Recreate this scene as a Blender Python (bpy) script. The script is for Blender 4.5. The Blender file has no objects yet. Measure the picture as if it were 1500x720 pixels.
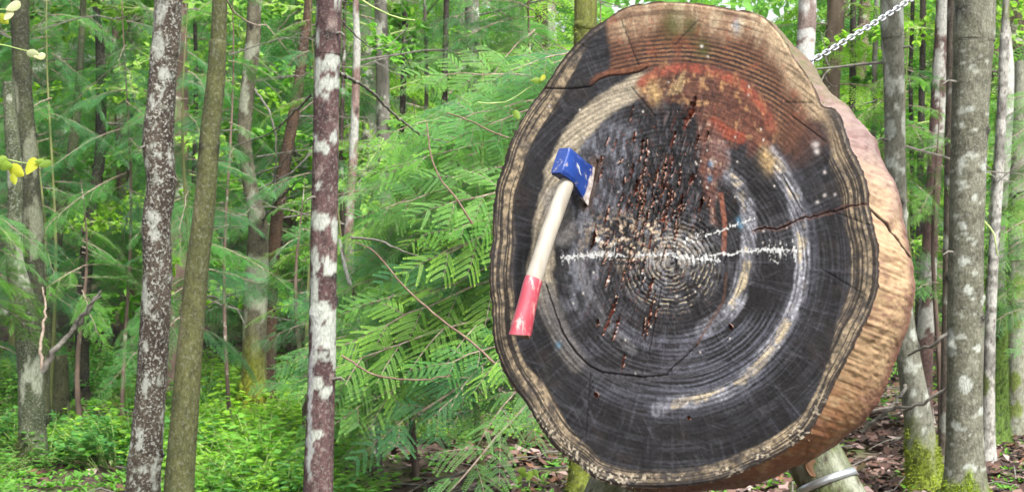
import bpy, bmesh, math, random
import numpy as np
from mathutils import Vector, Matrix
random.seed(7); np.random.seed(7)
R = math.radians
SC = bpy.context.scene; COL = SC.collection

# ------------------------------------------------------------ camera, light
HAZE = .0005; CAMZ = 1.35; FPX = 2060.0                       # focal length in photo pixels
cam_d = bpy.data.cameras.new('camera'); cam = bpy.data.objects.new('camera', cam_d); COL.objects.link(cam)
cam.location = (0, 0, CAMZ); cam.rotation_euler = (R(90), 0, 0)
cam_d.sensor_width = 36; cam_d.lens = FPX/1500*36; cam_d.clip_end = 500; cam_d.clip_start = 0.05
cam_d.dof.use_dof = True; cam_d.dof.focus_distance = 3.0; cam_d.dof.aperture_fstop = 15
SC.camera = cam

SUN_EL, SUN_AZ = 52, 150                        # azimuth clockwise from +Y
w = bpy.data.worlds.new('World'); SC.world = w; w.use_nodes = True
nt = w.node_tree; nt.nodes.clear()
wo = nt.nodes.new('ShaderNodeOutputWorld'); bg = nt.nodes.new('ShaderNodeBackground'); bg.inputs[1].default_value = 0.065
sky = nt.nodes.new('ShaderNodeTexSky'); sky.sky_type = 'NISHITA'; sky.sun_disc = False
sky.sun_elevation = R(SUN_EL); sky.sun_rotation = R(SUN_AZ); sky.air_density = 1.0; sky.dust_density = 5.0
hs = nt.nodes.new('ShaderNodeHueSaturation'); hs.inputs['Saturation'].default_value = 0.22; hs.inputs['Value'].default_value = 1.0
nt.links.new(sky.outputs[0], hs.inputs['Color']); nt.links.new(hs.outputs[0], bg.inputs[0]); nt.links.new(bg.outputs[0], wo.inputs[0])
sd = bpy.data.lights.new('sun', 'SUN'); sd.energy = 1.5; sd.angle = R(10); sd.color = (1, .97, .92)
so = bpy.data.objects.new('sun', sd); COL.objects.link(so)
sv = Vector((math.sin(R(SUN_AZ))*math.cos(R(SUN_EL)), math.cos(R(SUN_AZ))*math.cos(R(SUN_EL)), math.sin(R(SUN_EL))))
so.rotation_euler = sv.to_track_quat('Z', 'Y').to_euler()
SC.view_settings.view_transform = 'Standard'; SC.view_settings.look = 'None'
SC.view_settings.exposure = 2.68; SC.view_settings.gamma = 1

# ------------------------------------------------------------ numpy noise
def _h(i, j, k, s):
    n = np.sin(i*127.1 + j*311.7 + k*74.7 + s*19.19)*43758.5453
    return n - np.floor(n)
def vn(x, y, z=0.0, s=0):
    x, y, z = np.broadcast_arrays(np.asarray(x, float), np.asarray(y, float), np.asarray(z, float))
    i, j, k = np.floor(x), np.floor(y), np.floor(z)
    u, v, q = x-i, y-j, z-k
    u, v, q = u*u*(3-2*u), v*v*(3-2*v), q*q*(3-2*q)
    def L(a, b, t): return a + (b-a)*t
    return L(L(L(_h(i,j,k,s), _h(i+1,j,k,s), u), L(_h(i,j+1,k,s), _h(i+1,j+1,k,s), u), v),
             L(L(_h(i,j,k+1,s), _h(i+1,j,k+1,s), u), L(_h(i,j+1,k+1,s), _h(i+1,j+1,k+1,s), u), v), q)
def fbm(x, y, z=0.0, s=0, o=4):
    t = 0; a = .5; n = 0
    for m in range(o):
        t = t + a*vn(np.asarray(x)*2**m, np.asarray(y)*2**m, np.asarray(z)*2**m, s+m*7.3); n += a; a *= .5
    return t/n
def ss(a, b, x): 
    t = np.clip((x-a)/(b-a), 0, 1); return t*t*(3-2*t)
def lin(c):
    c = np.asarray(c, float)/255; return np.where(c <= .04045, c/12.92, ((c+.055)/1.055)**2.4)

# ------------------------------------------------------------ helpers
def P(px, py, Y):
    """the point that lies Y metres ahead at photo pixel px, py"""
    return Vector(((px-750)/FPX*Y, Y, CAMZ-(py-360)/FPX*Y))
def gz(x, y):
    x = np.asarray(x, float); y = np.asarray(y, float)
    return .10*(fbm(x*.35, y*.35, 0, 3, 3)-.5) + .035*np.clip(y-9, 0, 60) + .05*np.clip(-x-3, 0, 20)*ss(6, 14, y)*.4
def mesh_from(name, V, F, mat, attrs=None, smooth=True, colors=None):
    me = bpy.data.meshes.new(name)
    V = np.asarray(V, np.float32); 
    if isinstance(F, np.ndarray):
        nf, k = F.shape
        me.vertices.add(len(V)); me.vertices.foreach_set('co', V.ravel())
        me.loops.add(nf*k); me.loops.foreach_set('vertex_index', F.astype(np.int32).ravel())
        me.polygons.add(nf); me.polygons.foreach_set('loop_start', np.arange(nf, dtype=np.int32)*k)
        me.update(calc_edges=True)
    else:
        me.from_pydata([tuple(v) for v in V], [], F); me.update()
    if smooth: me.polygons.foreach_set('use_smooth', np.ones(len(me.polygons), bool))
    for k_, a in (attrs or {}).items():
        at = me.attributes.new(k_, 'FLOAT', 'POINT'); at.data.foreach_set('value', np.asarray(a, np.float32).ravel())
    if colors is not None:
        at = me.color_attributes.new('col', 'FLOAT_COLOR', 'POINT')
        c = np.ones((len(V), 4), np.float32); c[:, :3] = colors; at.data.foreach_set('color', c.ravel())
    if mat: me.materials.append(mat)
    me.validate(); return me
def link(name, me, parent=None, label=None, cat=None, group=None, kind=None, loc=None):
    o = bpy.data.objects.new(name, me); COL.objects.link(o)
    if parent: o.parent = parent
    if loc is not None: o.location = loc
    if label: o['label'] = label
    if cat: o['category'] = cat
    if group: o['group'] = group
    if kind: o['kind'] = kind
    return o
def grid_faces(nu, nv, wrap_u=True):
    i = np.arange(nu if wrap_u else nu-1); j = np.arange(nv-1)
    I, J = np.meshgrid(i, j, indexing='ij'); I2 = (I+1) % nu
    return np.stack([J*nu+I, J*nu+I2, (J+1)*nu+I2, (J+1)*nu+I], -1).reshape(-1, 4)
def tube_np(path, rad, n=8, seed=0, rough=0.0, cap=True):
    """tapered tube along path; returns V, F (quads as list)"""
    path = np.asarray(path, float); rad = np.asarray(rad, float); m = len(path)
    T = np.gradient(path, axis=0); T /= np.linalg.norm(T, axis=1)[:, None]+1e-9
    up = np.array([0.03, 1, 0.02]) if abs(T[:, 1]).mean() < .8 else np.array([1., 0, 0.05])
    A = np.cross(T, up); A /= np.linalg.norm(A, axis=1)[:, None]; B = np.cross(T, A)
    th = np.linspace(0, 2*np.pi, n, endpoint=False)
    rr = rad[:, None]*np.ones(n)[None]
    if rough:
        rr = rr*(1+rough*(fbm(np.cos(th)[None]*1.5+9+seed, np.sin(th)[None]*1.5+9, np.arange(m)[:, None]*.35, seed)-.5)*2)
    V = path[:, None]+rr[..., None]*(np.cos(th)[None, :, None]*A[:, None]+np.sin(th)[None, :, None]*B[:, None])
    return V.reshape(-1, 3), grid_faces(n, m), th
def catmull(pts, step):
    pts = [np.asarray(p, float) for p in pts]
    P0 = [2*pts[0]-pts[1]]+pts+[2*pts[-1]-pts[-2]]; out = []
    for i in range(1, len(P0)-2):
        d = np.linalg.norm(P0[i+1][:3]-P0[i][:3]); n = max(1, int(d/step))
        for k in range(n):
            t = k/n
            out.append(.5*((2*P0[i])+(-P0[i-1]+P0[i+1])*t+(2*P0[i-1]-5*P0[i]+4*P0[i+1]-P0[i+2])*t*t+(-P0[i-1]+3*P0[i]-3*P0[i+1]+P0[i+2])*t**3))
    out.append(P0[-2]); return np.array(out)

# ------------------------------------------------------------ materials
class N:
    def __init__(s, name, rough=.8, spec=.3):
        s.m = bpy.data.materials.new(name); s.m.use_nodes = True; s.t = s.m.node_tree
        s.b = s.t.nodes['Principled BSDF']; s.b.inputs['Roughness'].default_value = rough
        s.b.inputs['Specular IOR Level'].default_value = spec
    def n(s, ty, **k):
        x = s.t.nodes.new(ty)
        for a, v in k.items(): setattr(x, a, v)
        return x
    def l(s, a, b): s.t.links.new(a, b)
    def noise(s, scale, det=4, rough=.55, vec=None, stretch=None):
        x = s.n('ShaderNodeTexNoise'); x.inputs['Scale'].default_value = scale; x.inputs['Detail'].default_value = det; x.inputs['Roughness'].default_value = rough
        tc = s.n('ShaderNodeTexCoord'); src = tc.outputs['Object']
        if stretch:
            mp = s.n('ShaderNodeMapping'); mp.inputs['Scale'].default_value = stretch; s.l(src, mp.inputs[0]); src = mp.outputs[0]
        s.l(src, x.inputs['Vector']); return x.outputs['Fac']
    def ramp(s, fac, stops):
        r = s.n('ShaderNodeValToRGB'); e = r.color_ramp.elements
        while len(e) < len(stops): e.new(.5)
        for i, (p, c) in enumerate(stops):
            e[i].position = p; e[i].color = (*c, 1) if len(c) == 3 else c
        s.l(fac, r.inputs[0]); return r.outputs[0]
    def mix(s, fac, a, b, mode='MIX'):
        x = s.n('ShaderNodeMix', data_type='RGBA', blend_type=mode)
        for q, v in ((0, fac), (6, a), (7, b)):
            if hasattr(v, 'links') or isinstance(v, bpy.types.NodeSocket): s.l(v, x.inputs[q])
            elif q == 0: x.inputs[0].default_value = v
            else: x.inputs[q].default_value = (*v, 1)
        return x.outputs[2]
    def math(s, op, a, b=0.0, c=None):
        x = s.n('ShaderNodeMath', operation=op)
        for q, v in enumerate((a, b, c)):
            if v is None: continue
            if isinstance(v, bpy.types.NodeSocket): s.l(v, x.inputs[q])
            else: x.inputs[q].default_value = v
        return x.outputs[0]
    def attr(s, name):
        x = s.n('ShaderNodeAttribute', attribute_name=name); return x
    def bump(s, h, strength, dist):
        b = s.n('ShaderNodeBump'); b.inputs['Strength'].default_value = strength; b.inputs['Distance'].default_value = dist
        s.l(h, b.inputs['Height']); s.l(b.outputs[0], s.b.inputs['Normal'])
    def color(s, c):
        if isinstance(c, bpy.types.NodeSocket): s.l(c, s.b.inputs['Base Color'])
        else: s.b.inputs['Base Color'].default_value = (*c, 1)
        return s

# vertex coloured wood and bark with fine procedural grain over it
def grain_mat(name, rough, spec, sc, stretch, bump, dist, amt=(.75, 1.25)):
    m = N(name, rough, spec); a = m.attr('col').outputs['Color']
    n = m.noise(sc, 6, .65, stretch=stretch)
    g = m.ramp(n, [(.25, (amt[0],)*3), (.75, (amt[1],)*3)])
    m.color(m.mix(1.0, a, g, 'MULTIPLY')); m.bump(n, bump, dist); return m.m
M_face = grain_mat('weathered_end_grain', .75, .2, 420, None, .35, .0012, (.55, 1.5))
M_rim = grain_mat('debarked_sapwood', .55, .35, 70, (1, .6, 1), .3, .002, (.8, 1.2))
def bark_mat():
    m = N('lichen_bark', .85, .2); a = m.attr('col').outputs['Color']; n = m.noise(90, 6, .65, stretch=(1, 1, .5))
    c = m.mix(1.0, a, m.ramp(n, [(.25, (.5,)*3), (.75, (1.5,)*3)]), 'MULTIPLY')
    f = m.noise(75, 5, .75); fl = m.math('MULTIPLY', m.ramp(f, [(.54, (0,)*3), (.58, (1,)*3)]), m.attr('fleck').outputs['Fac'])
    g = m.noise(60, 4, .7, stretch=(1, 1, .6)); c = m.mix(m.math('MULTIPLY', m.ramp(g, [(.58, (0,)*3), (.63, (1,)*3)]), m.attr('fleck').outputs['Fac']), c, (.018, .014, .012))
    m.color(m.mix(fl, c, (.27, .275, .245))); m.bump(n, .8, .008); return m.m
M_bark = bark_mat()

def leaf_mat(name, trans=.45, rough=.6, spec=.25):
    """leaf colour = object colour, tips (new growth) paler"""
    m = N(name, rough, spec)
    oi = m.n('ShaderNodeObjectInfo'); tip = m.attr('tip').outputs['Fac']
    base = oi.outputs['Color']
    pale = m.mix(1.0, base, (1.95, 1.6, 1.0), 'MULTIPLY')
    c = m.mix(tip, base, pale)
    v = m.ramp(oi.outputs['Random'], [(0, (.75, .8, .8)), (1, (1.25, 1.2, 1.15))])
    c = m.mix(1.0, c, v, 'MULTIPLY'); m.color(c)
    tr = m.n('ShaderNodeBsdfTranslucent'); m.l(m.mix(1.0, c, (1.3, 1.5, .7), 'MULTIPLY'), tr.inputs[0])
    mx = m.n('ShaderNodeMixShader'); mx.inputs[0].default_value = trans
    out = m.t.nodes['Material Output']
    m.l(m.b.outputs[0], mx.inputs[1]); m.l(tr.outputs[0], mx.inputs[2]); m.l(mx.outputs[0], out.inputs[0])
    return m.m
M_leaf = leaf_mat('conifer_foliage'); M_broad = leaf_mat('broad_foliage', .45)
def twig_mat():
    m = N('twig_bark', .85, .2); n = m.noise(40, 4)
    m.color(m.ramp(n, [(.3, (.10, .065, .05)), (.7, (.30, .25, .2))])); m.bump(n, .4, .003); return m.m
M_twig = twig_mat()
def deadtwig_mat():
    m = N('dead_twig_bark', .85, .2); n = m.noise(30, 4)
    m.color(m.ramp(n, [(.3, (.05, .045, .038)), (.7, (.15, .14, .12))])); return m.m
M_dead = deadtwig_mat()
def greentwig():
    m = N('green_twig', .6, .3); n = m.noise(25, 3)
    m.color(m.ramp(n, [(.35, (.16, .24, .06)), (.7, (.30, .36, .14))])); return m.m
M_gtwig = greentwig()
def redtwig():
    m = N('reddish_twig', .6, .3); n = m.noise(25, 3)
    m.color(m.ramp(n, [(.35, (.09, .045, .035)), (.7, (.17, .12, .085))])); return m.m
M_rtwig = redtwig()
def far_bark(name, c1, c2, c3, lich):
    m = N(name, .9, .15); n = m.noise(14, 6, .6, stretch=(1, 1, .35)); oi = m.n('ShaderNodeObjectInfo')
    c = m.ramp(n, [(.3, c1), (.65, c2)])
    l = m.noise(5, 5, .65); f = m.ramp(l, [(lich, (0, 0, 0)), (lich+.06, (1, 1, 1))])
    c = m.mix(f, c, c3); v = m.ramp(oi.outputs['Random'], [(0, (.65,)*3), (1, (1.3,)*3)])
    m.color(m.mix(1.0, c, v, 'MULTIPLY')); m.bump(n, .6, .01); return m.m
M_fb = [far_bark('brown_bark', (.05, .035, .028), (.14, .10, .08), (.36, .36, .30), .58),
        far_bark('grey_bark', (.10, .095, .08), (.24, .22, .19), (.5, .5, .44), .55),
        far_bark('mossy_bark', (.07, .08, .03), (.16, .17, .07), (.3, .32, .22), .6)]
def moss_mat():
    m = N('moss', .95, .1); n = m.noise(25, 5)
    m.color(m.ramp(n, [(.3, (.07, .11, .01)), (.7, (.19, .23, .025))])); return m.m
M_moss = moss_mat()
def ground_mat():
    m = N('forest_soil', .95, .1); n = m.noise(9, 8, .65); n2 = m.noise(1.1, 4)
    c = m.ramp(n, [(.3, (.025, .018, .014)), (.5, (.07, .05, .04)), (.7, (.14, .105, .09))])
    g = m.ramp(n2, [(.52, (0, 0, 0)), (.62, (.7, .7, .7))])
    m.color(m.mix(g, c, (.07, .10, .025))); m.bump(n, .8, .05); return m.m
def litter_mat():
    m = N('leaf_litter', .75, .25); a = m.attr('col').outputs['Color']; m.color(a); return m.m
M_litter = litter_mat()
def metal_mat(name, c, rough, met, sc=60, lo=.75):
    m = N(name, rough, .5); m.b.inputs['Metallic'].default_value = met
    n = m.noise(sc, 4); m.color(m.mix(1.0, m.ramp(n, [(.3, (lo,)*3), (.7, (1.1,)*3)]), c, 'MULTIPLY')); m.bump(n, .15, .001); return m.m
M_zinc = metal_mat('galvanised_steel', (.42, .44, .46), .4, .75)
M_band = metal_mat('strap_steel', (.42, .45, .47), .35, .8, 30)

# ============================================================ GROUND
nx, ny = 190, 200
gx = np.linspace(-1, 1, nx); gx = np.sign(gx)*np.abs(gx)**1.7*90
gy = np.linspace(0, 1, ny)**1.9*150-14
GX, GY = np.meshgrid(gx, gy, indexing='xy')
V = np.stack([GX, GY, gz(GX, GY)+.03*(fbm(GX*3, GY*3, 0, 5)-.5)], -1).reshape(-1, 3)
link('ground', mesh_from('ground', V, grid_faces(nx, ny, False), ground_mat()), kind='structure')

def scatter_litter():
    n = 46000
    Yd = 4.2+np.random.rand(n)**1.25*16; X = (np.random.rand(n)*2-1)*(Yd*.40+.6)
    keep = (X/Yd > -.12+.1*np.random.rand(n)) | (np.random.rand(n) < .12); X, Yd = X[keep], Yd[keep]; n = len(X)
    L = .022+.045*np.random.rand(n)**1.8; W = L*(.35+.4*np.random.rand(n)); az = np.random.rand(n)*6.283
    tl = (np.random.rand(n)-.5)*1.3; tr = (np.random.rand(n)-.5)*1.0
    d = np.stack([np.cos(az)*np.cos(tl), np.sin(az)*np.cos(tl), np.sin(tl)], -1)
    s = np.stack([-np.sin(az)*np.cos(tr), np.cos(az)*np.cos(tr), np.sin(tr)], -1)
    c = np.stack([X, Yd, gz(X, Yd)+.008+.02*np.random.rand(n)], -1)
    cv = np.array([0, 0, 1.])*(L*.18)[:, None]
    V = np.stack([c-d*L[:, None], c-s*W[:, None]+cv, c+d*L[:, None], c+s*W[:, None]+cv], 1).reshape(-1, 3)
    F = np.arange(n*4).reshape(-1, 4)
    pal = .8*lin([(96, 70, 60), (72, 52, 45), (118, 94, 84), (150, 126, 120), (56, 42, 37), (108, 76, 56), (168, 146, 140), (84, 72, 42)])*.75
    ci = np.random.choice(8, n, p=[.2, .2, .15, .1, .15, .1, .05, .05]); cc = pal[ci]*(.7+.6*np.random.rand(n))[:, None]
    link('leaf_litter', mesh_from('leaf_litter', V, F, M_litter, smooth=False, colors=np.repeat(cc, 4, 0)), kind='stuff',
         label='fallen brown and pinkish leaves carpeting the forest floor', cat='leaf litter')
scatter_litter()

def twigs_on_ground():
    Vs, Fs, off = [], [], 0
    for i in range(420):
        Y = random.uniform(4.8, 15); X = random.uniform(-.35, .4)*Y
        if X/Y < -.08 and random.random() < .7: continue
        a = random.uniform(0, 6.28); L = random.uniform(.12, .6)
        z = float(gz(X, Y))+.03
        pts = [(X+math.cos(a)*L*t+random.uniform(-.02, .02), Y+math.sin(a)*L*t+random.uniform(-.02, .02), z+random.uniform(-.01, .05)) for t in (0, .5, 1)]
        v, f, _ = tube_np(pts, [.006, .005, .002], 5); Vs.append(v); Fs.append(f+off); off += len(v)
    link('twig_litter', mesh_from('twig_litter', np.concatenate(Vs), np.concatenate(Fs), M_dead), kind='stuff',
         label='thin grey twigs scattered over the leaf litter', cat='twigs')
twigs_on_ground()

# ============================================================ THE LOG SLAB
AZ = R(37); EL = R(11)
FN = np.array([-math.sin(AZ)*math.cos(EL), -math.cos(AZ)*math.cos(EL), math.sin(EL)])      # face normal
FC = np.array(P(1000, 360, 2.95)); THK = .20
FU = np.cross([0, 0, 1], FN); FU /= np.linalg.norm(FU); FU = -FU if FU[0] < 0 else FU      # to the right
FV = np.cross(FN, FU); FV = -FV if FV[2] < 0 else FV                                        # up the face
def onplane(px, py, back=0.0):
    px = np.asarray(px, float); py = np.asarray(py, float)
    D = np.stack([(px-750)/FPX, np.ones_like(px), -(py-360)/FPX], -1); O = np.array([0, 0, CAMZ])
    t = ((FC-FN*back-O)@FN)/(D@FN); return O+D*t[..., None]
PITH = (985., 385.)
OUT = [(880,33),(919,9),(938,6),(973,2),(1035,7),(1074,14),(1113,20),(1123,29),(1138,43),(1154,68),(1168,93),(1190,124),(1200,149),(1205,158),(1225,158),
 (1234,179),(1245,215),(1256,236),(1265,253),(1271,273),(1272,298),(1278,327),(1286,360),(1287,395),(1285,425),(1277,450),(1257,490),(1241,525),(1222,558),
 (1202,603),(1185,633),(1150,660),(1100,684),(1050,704),(1000,712),(950,714),(910,712),(870,700),(850,682),(812,655),(793,628),(770,590),(741,550),(724,508),
 (720,450),(716,390),(721,350),(722,310),(726,270),(739,235),(750,200),(766,170),(797,128),(830,78),(860,47)]
oa = np.array([math.atan2(y-PITH[1], x-PITH[0]) for x, y in OUT]); orr = np.array([math.hypot(x-PITH[0], y-PITH[1]) for x, y in OUT])
NA, NRr = 1100, 320
TH = np.linspace(-np.pi, np.pi, NA, endpoint=False)
k = np.argsort(oa); Rout = np.interp(TH, oa[k], orr[k], period=2*np.pi)
ker = np.ones(9)/9; Rout = np.convolve(np.concatenate([Rout[-4:], Rout, Rout[:4]]), ker, 'valid')
ker = np.hanning(141); ker /= ker.sum(); Rsm = np.convolve(np.concatenate([Rout[-70:], Rout, Rout[:70]]), ker, 'valid')
Redge = Rout.copy(); Rout = Rout+2.6*(fbm(np.cos(TH)*45, np.sin(TH)*45, 0, 11, 4)-.5)*2*ss(-1, .2, np.sin(TH+.4)*0+1)
rho = np.linspace(0.004, 1, NRr)
RHO, THG = np.meshgrid(rho, TH, indexing='ij')          # rows rho, cols theta
RR = RHO*(Rsm[None]+(Rout-Rsm)[None]*RHO**2.5)
X = PITH[0]+RR*np.cos(THG); Yp = PITH[1]+RR*np.sin(THG)

def seg_d(X, Y, pts):
    """distance to a polyline, position along it and signed side"""
    best = np.full(X.shape, 1e9); side = np.zeros(X.shape)
    for (x0, y0), (x1, y1) in zip(pts[:-1], pts[1:]):
        dx, dy = x1-x0, y1-y0; L2 = dx*dx+dy*dy
        t = np.clip(((X-x0)*dx+(Y-y0)*dy)/L2, 0, 1); d = np.hypot(X-x0-t*dx, Y-y0-t*dy)
        s = np.sign((X-x0)*dy-(Y-y0)*dx); m = d < best; best = np.where(m, d, best); side = np.where(m, s, side)
    return best, side
def inpoly(X, Y, pts, soft=6, wob=8, s=0):
    Xw = X+wob*(fbm(X/22, Y/22, 0, 40+s)-.5)*2; Yw = Y+wob*(fbm(X/22, Y/22, 5, 50+s)-.5)*2
    ins = np.zeros(X.shape, bool); n = len(pts)
    for i in range(n):
        x0, y0 = pts[i]; x1, y1 = pts[(i+1) % n]
        c = ((y0 > Yw) != (y1 > Yw)) & (Xw < (x1-x0)*(Yw-y0)/(y1-y0+1e-9)+x0); ins ^= c
    d, _ = seg_d(Xw, Yw, pts+[pts[0]]); sd = np.where(ins, d, -d); return ss(-soft, soft, sd)
def face_paint():
    x, y, r, th = X, Yp, RHO, THG
    ph = RR+4*(fbm(x/60, y/60, 0, 2)-.5)+1.6*(fbm(x/17, y/17, 3, 2)-.5)
    cx, sy = np.cos(th), np.sin(th)
    ring = ss(.2, .8, .35*(.5+.5*np.sin(ph/6.6*2*np.pi))+.65*vn(ph/3.0, cx*1.5+3, sy*1.5+3, 15))   # annual rings
    ring_f = vn(ph/2.6, cx*3+5, sy*3+5, 4)                    # finer concentric grain
    rays = fbm(cx*60+70, sy*60+70, r*3, 6, 3)                 # radial checks
    mott = fbm(x/26, y/26, 0, 8, 5); fine = fbm(x/4, y/4, 0, 9, 3); speck = vn(x/1.7, y/1.7, 0, 13)
    rline = ss(.38, .68, .7*vn(ph/2.2, cx*3, sy*3, 16)+.3*vn(ph/5.2, cx*2, sy*2, 17))
    C = np.zeros(x.shape+(3,)); H = np.zeros(x.shape)
    def put(m, c): 
        nonlocal C
        C = C+(lin(c)-C)*np.clip(m, 0, 1)[..., None]
    C[:] = lin((42, 40, 41))
    put(ss(.38, .75, mott)*.4, (64, 63, 64))
    put((ring*.16+.34*ss(.45, .8, ring_f))*ss(.35, .65, fbm(x/50, y/50, 4, 14))*(1-.7*ss(.66, .76, r)), (108, 109, 116))
    put(ss(.6, .8, fbm(cx*90+70, sy*90+70, r*7, 66, 3))*ss(.62, .8, r)*.4, (92, 92, 104))
    put(ss(.58, .78, rays)*.3, (112, 112, 124)); put(ss(.62, .8, 1-rays)*.45, (28, 28, 33))
    put(ss(.55, .75, fbm(x/40, y/40, 9, 21))*.45*ss(.5, .9, r), (78, 66, 62))       # brownish outer patches
    put(rline*ss(.55, .7, r)*ss(.3, .6, fbm(x/45, y/45, 2, 178))*.34, (98, 99, 108))
    # grey, paler chewed left half
    m = inpoly(x, y, [(842,205),(900,170),(935,190),(925,250),(900,330),(880,400),(860,470),(832,455),(830,330)], 18, 14, 1)
    put(m*(.25+1.0*ss(.35, .7, fbm(x/5, y/14, 4, 174)))*.8, (132, 134, 144))
    m = ss(.36, .45, r)*(1-ss(.6, .72, r))*ss(.1, .6, sy)
    put(m*rline*ss(.4, .6, fbm(x/34, y/34, 6, 176))*.5, (112, 112, 124))
    # rings low right: pale streaks
    m = ss(60, 100, y-385+0*x)*ss(.28, .36, r)*(1-ss(.66, .72, r))*ss(-.3, .5, cx+.2)
    put(m*ss(.45, .9, ring)*.55, (128, 130, 146))
    for q_, (ang_, s0) in enumerate(((1.15, 3.2), (-.45, 2.6), (1.9, 2.9))):
        ca, sa = math.cos(ang_), math.sin(ang_); sc_ = vn((x*ca+y*sa)/s0, (-x*sa+y*ca)/70, q_, 160+q_)
        put(ss(.80, .93, sc_)*ss(.45, .6, fbm(x/60, y/60, q_*3, 163))*.2, (130, 130, 138)); put(ss(.84, .95, 1-sc_)*.3, (26, 26, 30))
    # pale arcs
    def arc(pts, wid, c, amt=.9, rg=.55, s=0):
        xw = x+5*(fbm(x/30, y/30, s, 31)-.5)*2; yw = y+5*(fbm(x/30, y/30, s+4, 33)-.5)*2
        d, _ = seg_d(xw, yw, pts); f = 1-ss(wid*.55, wid*1.05, d)
        put(f*amt*(1-rg+rg*(.25*ring+.75*rline))*(.4+.8*fine)*(.45+.75*ss(.3, .6, fbm(x/28, y/28, s, 35))), c); return f
    R1 = [(1112,205),(1140,240),(1160,275),(1172,320),(1176,370),(1173,420),(1160,460),(1138,500),(1110,535),(1085,562),(1050,577),(1005,588),(965,596)]
    arc(R1, 28, (100, 102, 116), .4, .8); arc(R1, 14, (182, 182, 190), .95, .75, 2)
    R2 = [(1052,215),(1062,250),(1082,270),(1094,300),(1098,340),(1096,380),(1088,415),(1078,440),(1060,462),(1030,482)]
    arc(R2, 15, (166, 166, 174), 1.0, .65)
    for Rr, w2 in ((R1, 9), (R2, 8)):
        d, _ = seg_d(x+4*(fine-.5), y+4*(fbm(x/20, y/20, 3, 181)-.5), Rr); put((1-ss(w2*.4, w2, d))*ss(.50, .62, fbm(x/22, y/22, w2, 182))*(.35+.65*rline)*.95, (212, 194, 160))
    arc([(880,570),(930,580),(965,596),(1005,588)], 14, (120, 122, 136), .5, .6)
    arc([(858,330),(850,380),(862,430),(890,480),(930,510)], 10, (150, 148, 150), .5, .5)
    arc([(905,480),(950,500),(1000,500),(1040,480)], 12, (128, 130, 144), .5, .6)
    # tan band on the left
    TB = [(800,445),(790,400),(797,345),(806,300),(814,255),(832,215),(856,180),(888,152),(925,130),(945,118)]
    w_ = 22
    xw = x+6*(fbm(x/24, y/24, 0, 61)-.5)*2; d, sd_ = seg_d(xw, y, TB)
    f = 1-ss(w_*.6, w_*.95, d+4*(fine-.5)); put(f*(.62+.38*ring)*ss(470, 410, y+10*fine)*.95, (202, 188, 162))
    put(f*ss(.62, .75, vn(ph/3.2, cx*2, sy*2, 71))*.5, (104, 94, 84))
    d, _ = seg_d(xw, y, [(800,430),(812,470),(828,505),(845,530)]); put((1-ss(9, 20, d))*(.3+.6*ring)*.8, (150, 144, 136))
    d, _ = seg_d(xw, y, [(815,290),(822,340)]); put((1-ss(12, 26, d))*.6, (150, 145, 140))
    # the brown crown of the disc above the crack
    top = inpoly(x, y, [(893,52),(897,85),(890,112),(940,104),(965,98),(1010,92),(1060,100),(1100,120),(1128,150),(1136,200),(1150,228),(1180,190),(1185,150),(1250,60),(1100,-40),(880,-40)], 5, 5, 2)
    put(top, (112, 76, 60))
    rl = ss(.2, .7, .5+.5*np.sin(ph/6.2*2*np.pi)+.35*(vn(ph/3, cx*3, sy*3, 18)-.5))
    inner = ss(115, 45, y-26*np.cos((x-1000)/90))
    put(top*(1-rl)*ss(.3, .5, mott+.2*(y > 40))*.65, (62, 46, 42)); put(top*rl*.5, (140, 98, 70))
    dk = inpoly(x, y, [(950,60),(1020,62),(1080,66),(1120,100),(1150,150),(1140,215),(1100,118),(1050,92),(985,92),(930,100)], 12, 9, 3)
    put(dk*(1-rl*.7)*.7, (52, 46, 52)); put(dk*ss(.75, .95, rl)*.6, (168, 126, 88))
    # paler outermost wood along the top
    e = (Redge[None]-RR)*1.0
    m = top*ss(52, 14, e+22*(fbm(cx*14, sy*14, 0, 17)-.5)*2)
    put(m*.9, (176, 146, 118)); put(m*ss(.5, .7, fbm(cx*50, sy*50, ph/40, 27))*.6, (208, 192, 160))
    put(top*m*ss(.55, .8, vn(ph/4.2, cx*4, sy*4, 88))*.7, (104, 78, 64))
    put(top*ss(.6, .75, fbm(x/14, y/14, 7, 19))*.5, (150, 84, 60))
    for gx_, gy_, gr in ((985,35,15),(1012,38,11),(1030,70,10)):          # green algae
        put(top*np.exp(-((x-gx_)/gr)**2-((y-gy_)/(gr*1.4))**2)*(.4+.8*fine), (86, 92, 40))
    put(np.exp(-((x-1079)/5)**2-((y-38)/10)**2)*.6, (130, 150, 175))
    # right shoulder, brown fading to black
    m = inpoly(x, y, [(1150,228),(1138,200),(1160,120),(1200,150),(1222,205),(1195,225),(1165,240)], 20, 14, 4)
    put(m*ss(.35, .7, rays+.15)*.7, (112, 76, 60))
    m = ss(34, 16, e+10*(fine-.5))*inpoly(x, y, [(1120,20),(1160,60),(1205,150),(1240,240),(1200,240),(1160,170),(1120,80)], 10, 6, 5)
    put(m*.9, (192, 168, 136)); put(m*ss(.55, .8, vn(ph/3, cx*5, sy*5, 90))*.6, (100, 82, 66))
    # outer light and dark ring lines
    xs_l = ss(-1, -.55, -cx)*1.0
    left = ss(.15, -.25, cx)*ss(-.97, -.86, sy+.0*cx)*ss(.99, .7, sy)*(.75+.5*fbm(cx*3, sy*3, 0, 94))
    right = ss(.35, .7, cx)*ss(-.72, -.5, sy); bot = ss(.55, .85, sy)
    bandw = 13+22*left+30*right*ss(.8, .2, sy)+16*bot
    lines = vn((e+1.4*(fbm(x/20, y/20, 0, 95)-.5))/1.75, cx*2.5, sy*2.5, 93)
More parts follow.
